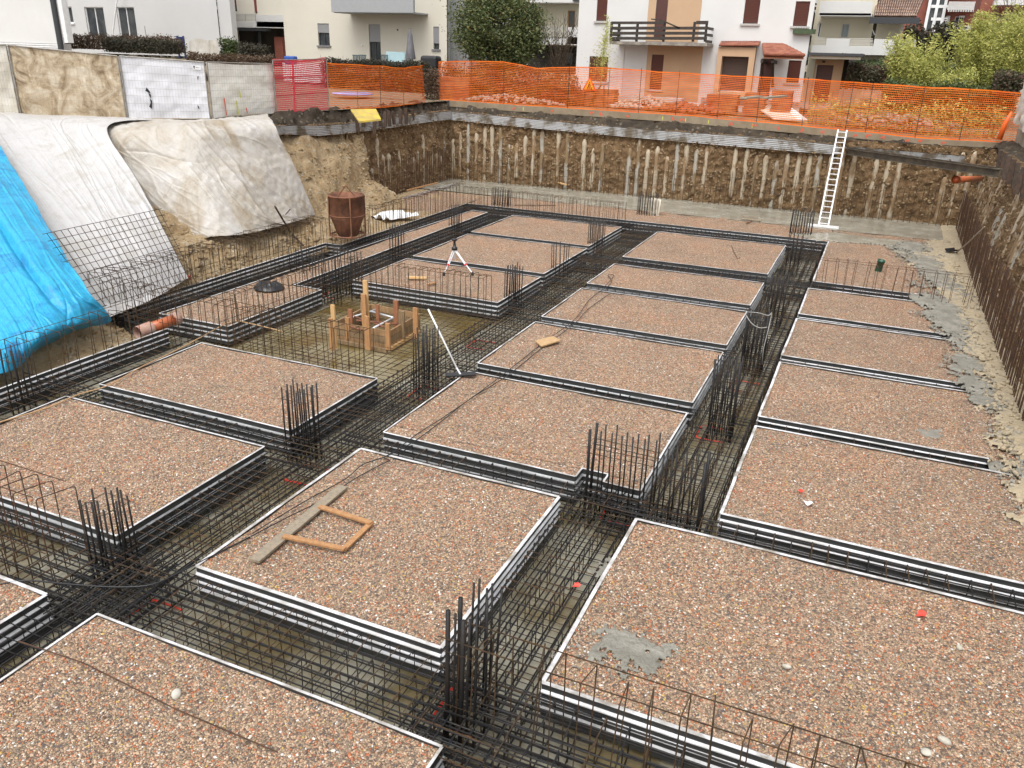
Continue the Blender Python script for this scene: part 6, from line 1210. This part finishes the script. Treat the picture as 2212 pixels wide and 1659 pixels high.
slabboard([(1626,225),(1693,229),(1722,258),(1672,257)], 0, [43.4,43.4,41.8,41.8], M_PLC, 'cream board lying tilted behind the orange net by the porch'); slabboard([(1693,229),(1704,227),(1744,258),(1722,258)], 0, [43.4,43.4,41.8,41.8], M_WHITE, 'white board edge leaning beside the cream board behind the orange net')
plank((1605,214),(1640,210), .3, .06, M_WOOD, 'grey board lying over the left brick pier', 'plank', 'plank', 5.0); plank((1650,213),(1695,209), .3, .06, M_WOOD, 'grey board bridging the two brick piers', 'plank', 'plank', 5.0)
for px_, Y_, lb in ((1272,42.9,'triangular orange road works sign standing behind the orange net'),):
    b = on(px_, 205, 1, Y_); z0_, z1_ = on(px_, 196, 1, Y_).z, on(px_, 165, 1, Y_).z; root = empty('warning_sign', (b.x, Y_, GZ)); tag(root, lb, 'warning sign'); h = z1_ - z0_; w_ = h*1.12; zz = z0_ - GZ
    def tri(k, y, m_, nm): cz = zz + h/3; MB().add([(-w_/2*k, y, cz-h/3*k), (w_/2*k, y, cz-h/3*k), (0, y, cz+h*2/3*k), (-w_/2*k, y+.02, cz-h/3*k), (w_/2*k, y+.02, cz-h/3*k), (0, y+.02, cz+h*2/3*k)], [(0,1,2),(5,4,3),(0,3,4,1),(1,4,5,2),(2,5,3,0)]).build(nm, m_, root)
    tri(1, 0, mat('sign_red', (.70,.05,.02), rough=.4), 'border'); tri(.74, -.012, mat('sign_yellow', (.85,.42,.03), rough=.4), 'sign_face')
    q = MB(); cz = zz + h*.3; s_ = h/1.0     # digging figure
    q.lathe([(0,-.001),(.055*s_,0)], 10); q.v = [(x, -.026, z + 0) for x, z in [(v[0]*1.0, v[1]) for v in q.v]]; q.v = [(x+.02*s_, y, z+cz+.27*s_) for x, y, z in q.v]
    for (x0,z0q),(x1,z1q),t_ in (((.0,.22),(-.05,.06),.07),((-.05,.06),(.02,-.06),.05),((.02,-.06),(.0,-.2),.045),((-.05,.06),(-.10,-.05),.05),((-.10,-.05),(-.16,-.2),.045),((.0,.19),(.10,.08),.035),((.02,.16),(.17,-.17),.022)): q.bar((x0*s_,-.03,cz+z0q*s_),(x1*s_,-.03,cz+z1q*s_), .012, t_*s_, (1,0,0) if abs(x1-x0) < abs(z1q-z0q) else (0,0,1))
    q.add([(.10*s_,-.03,cz-.2*s_),(.27*s_,-.03,cz-.2*s_),(.19*s_,-.03,cz-.08*s_)], [(0,1,2)]); q.build('digging_figure', M_BLACK, root)
    q = MB()
    for x_ in (-.28,.28): q.bar((x_,.02,0),(x_*.8,.02,zz+.1), .04, .04)
    q.bar((-.26,.02,.3),(.26,.02,.3), .03, .03); q.build('stand', M_RUST, root)
b = on(1292, 200, 1, 42.9); tag(MB().tube([Vector((b.x-.45,42.9,GZ)), Vector((b.x+.1,42.9,GZ+1.0)), Vector((b.x+.3,42.9,GZ+1.05)), Vector((b.x+.35,42.9,GZ))], .035, 5).build('folding_stand', M_RUST), 'folded sign stand leaning right of the road works sign', 'stand')
bb = on(762, 205, 1, 38.5); o = MB().lathe([(1.0,0),(1.1,.05),(1.05,.10),(.9,.12),(.8,.08),(0,.07)], 30).build('blue_hoop', mat('lilac_plastic', (.25,.32,.65), rough=.4), smooth=True); o.location = (bb.x, 38.5, bb.z); tag(o, 'round lilac trampoline mat seen through the short orange net', 'trampoline')
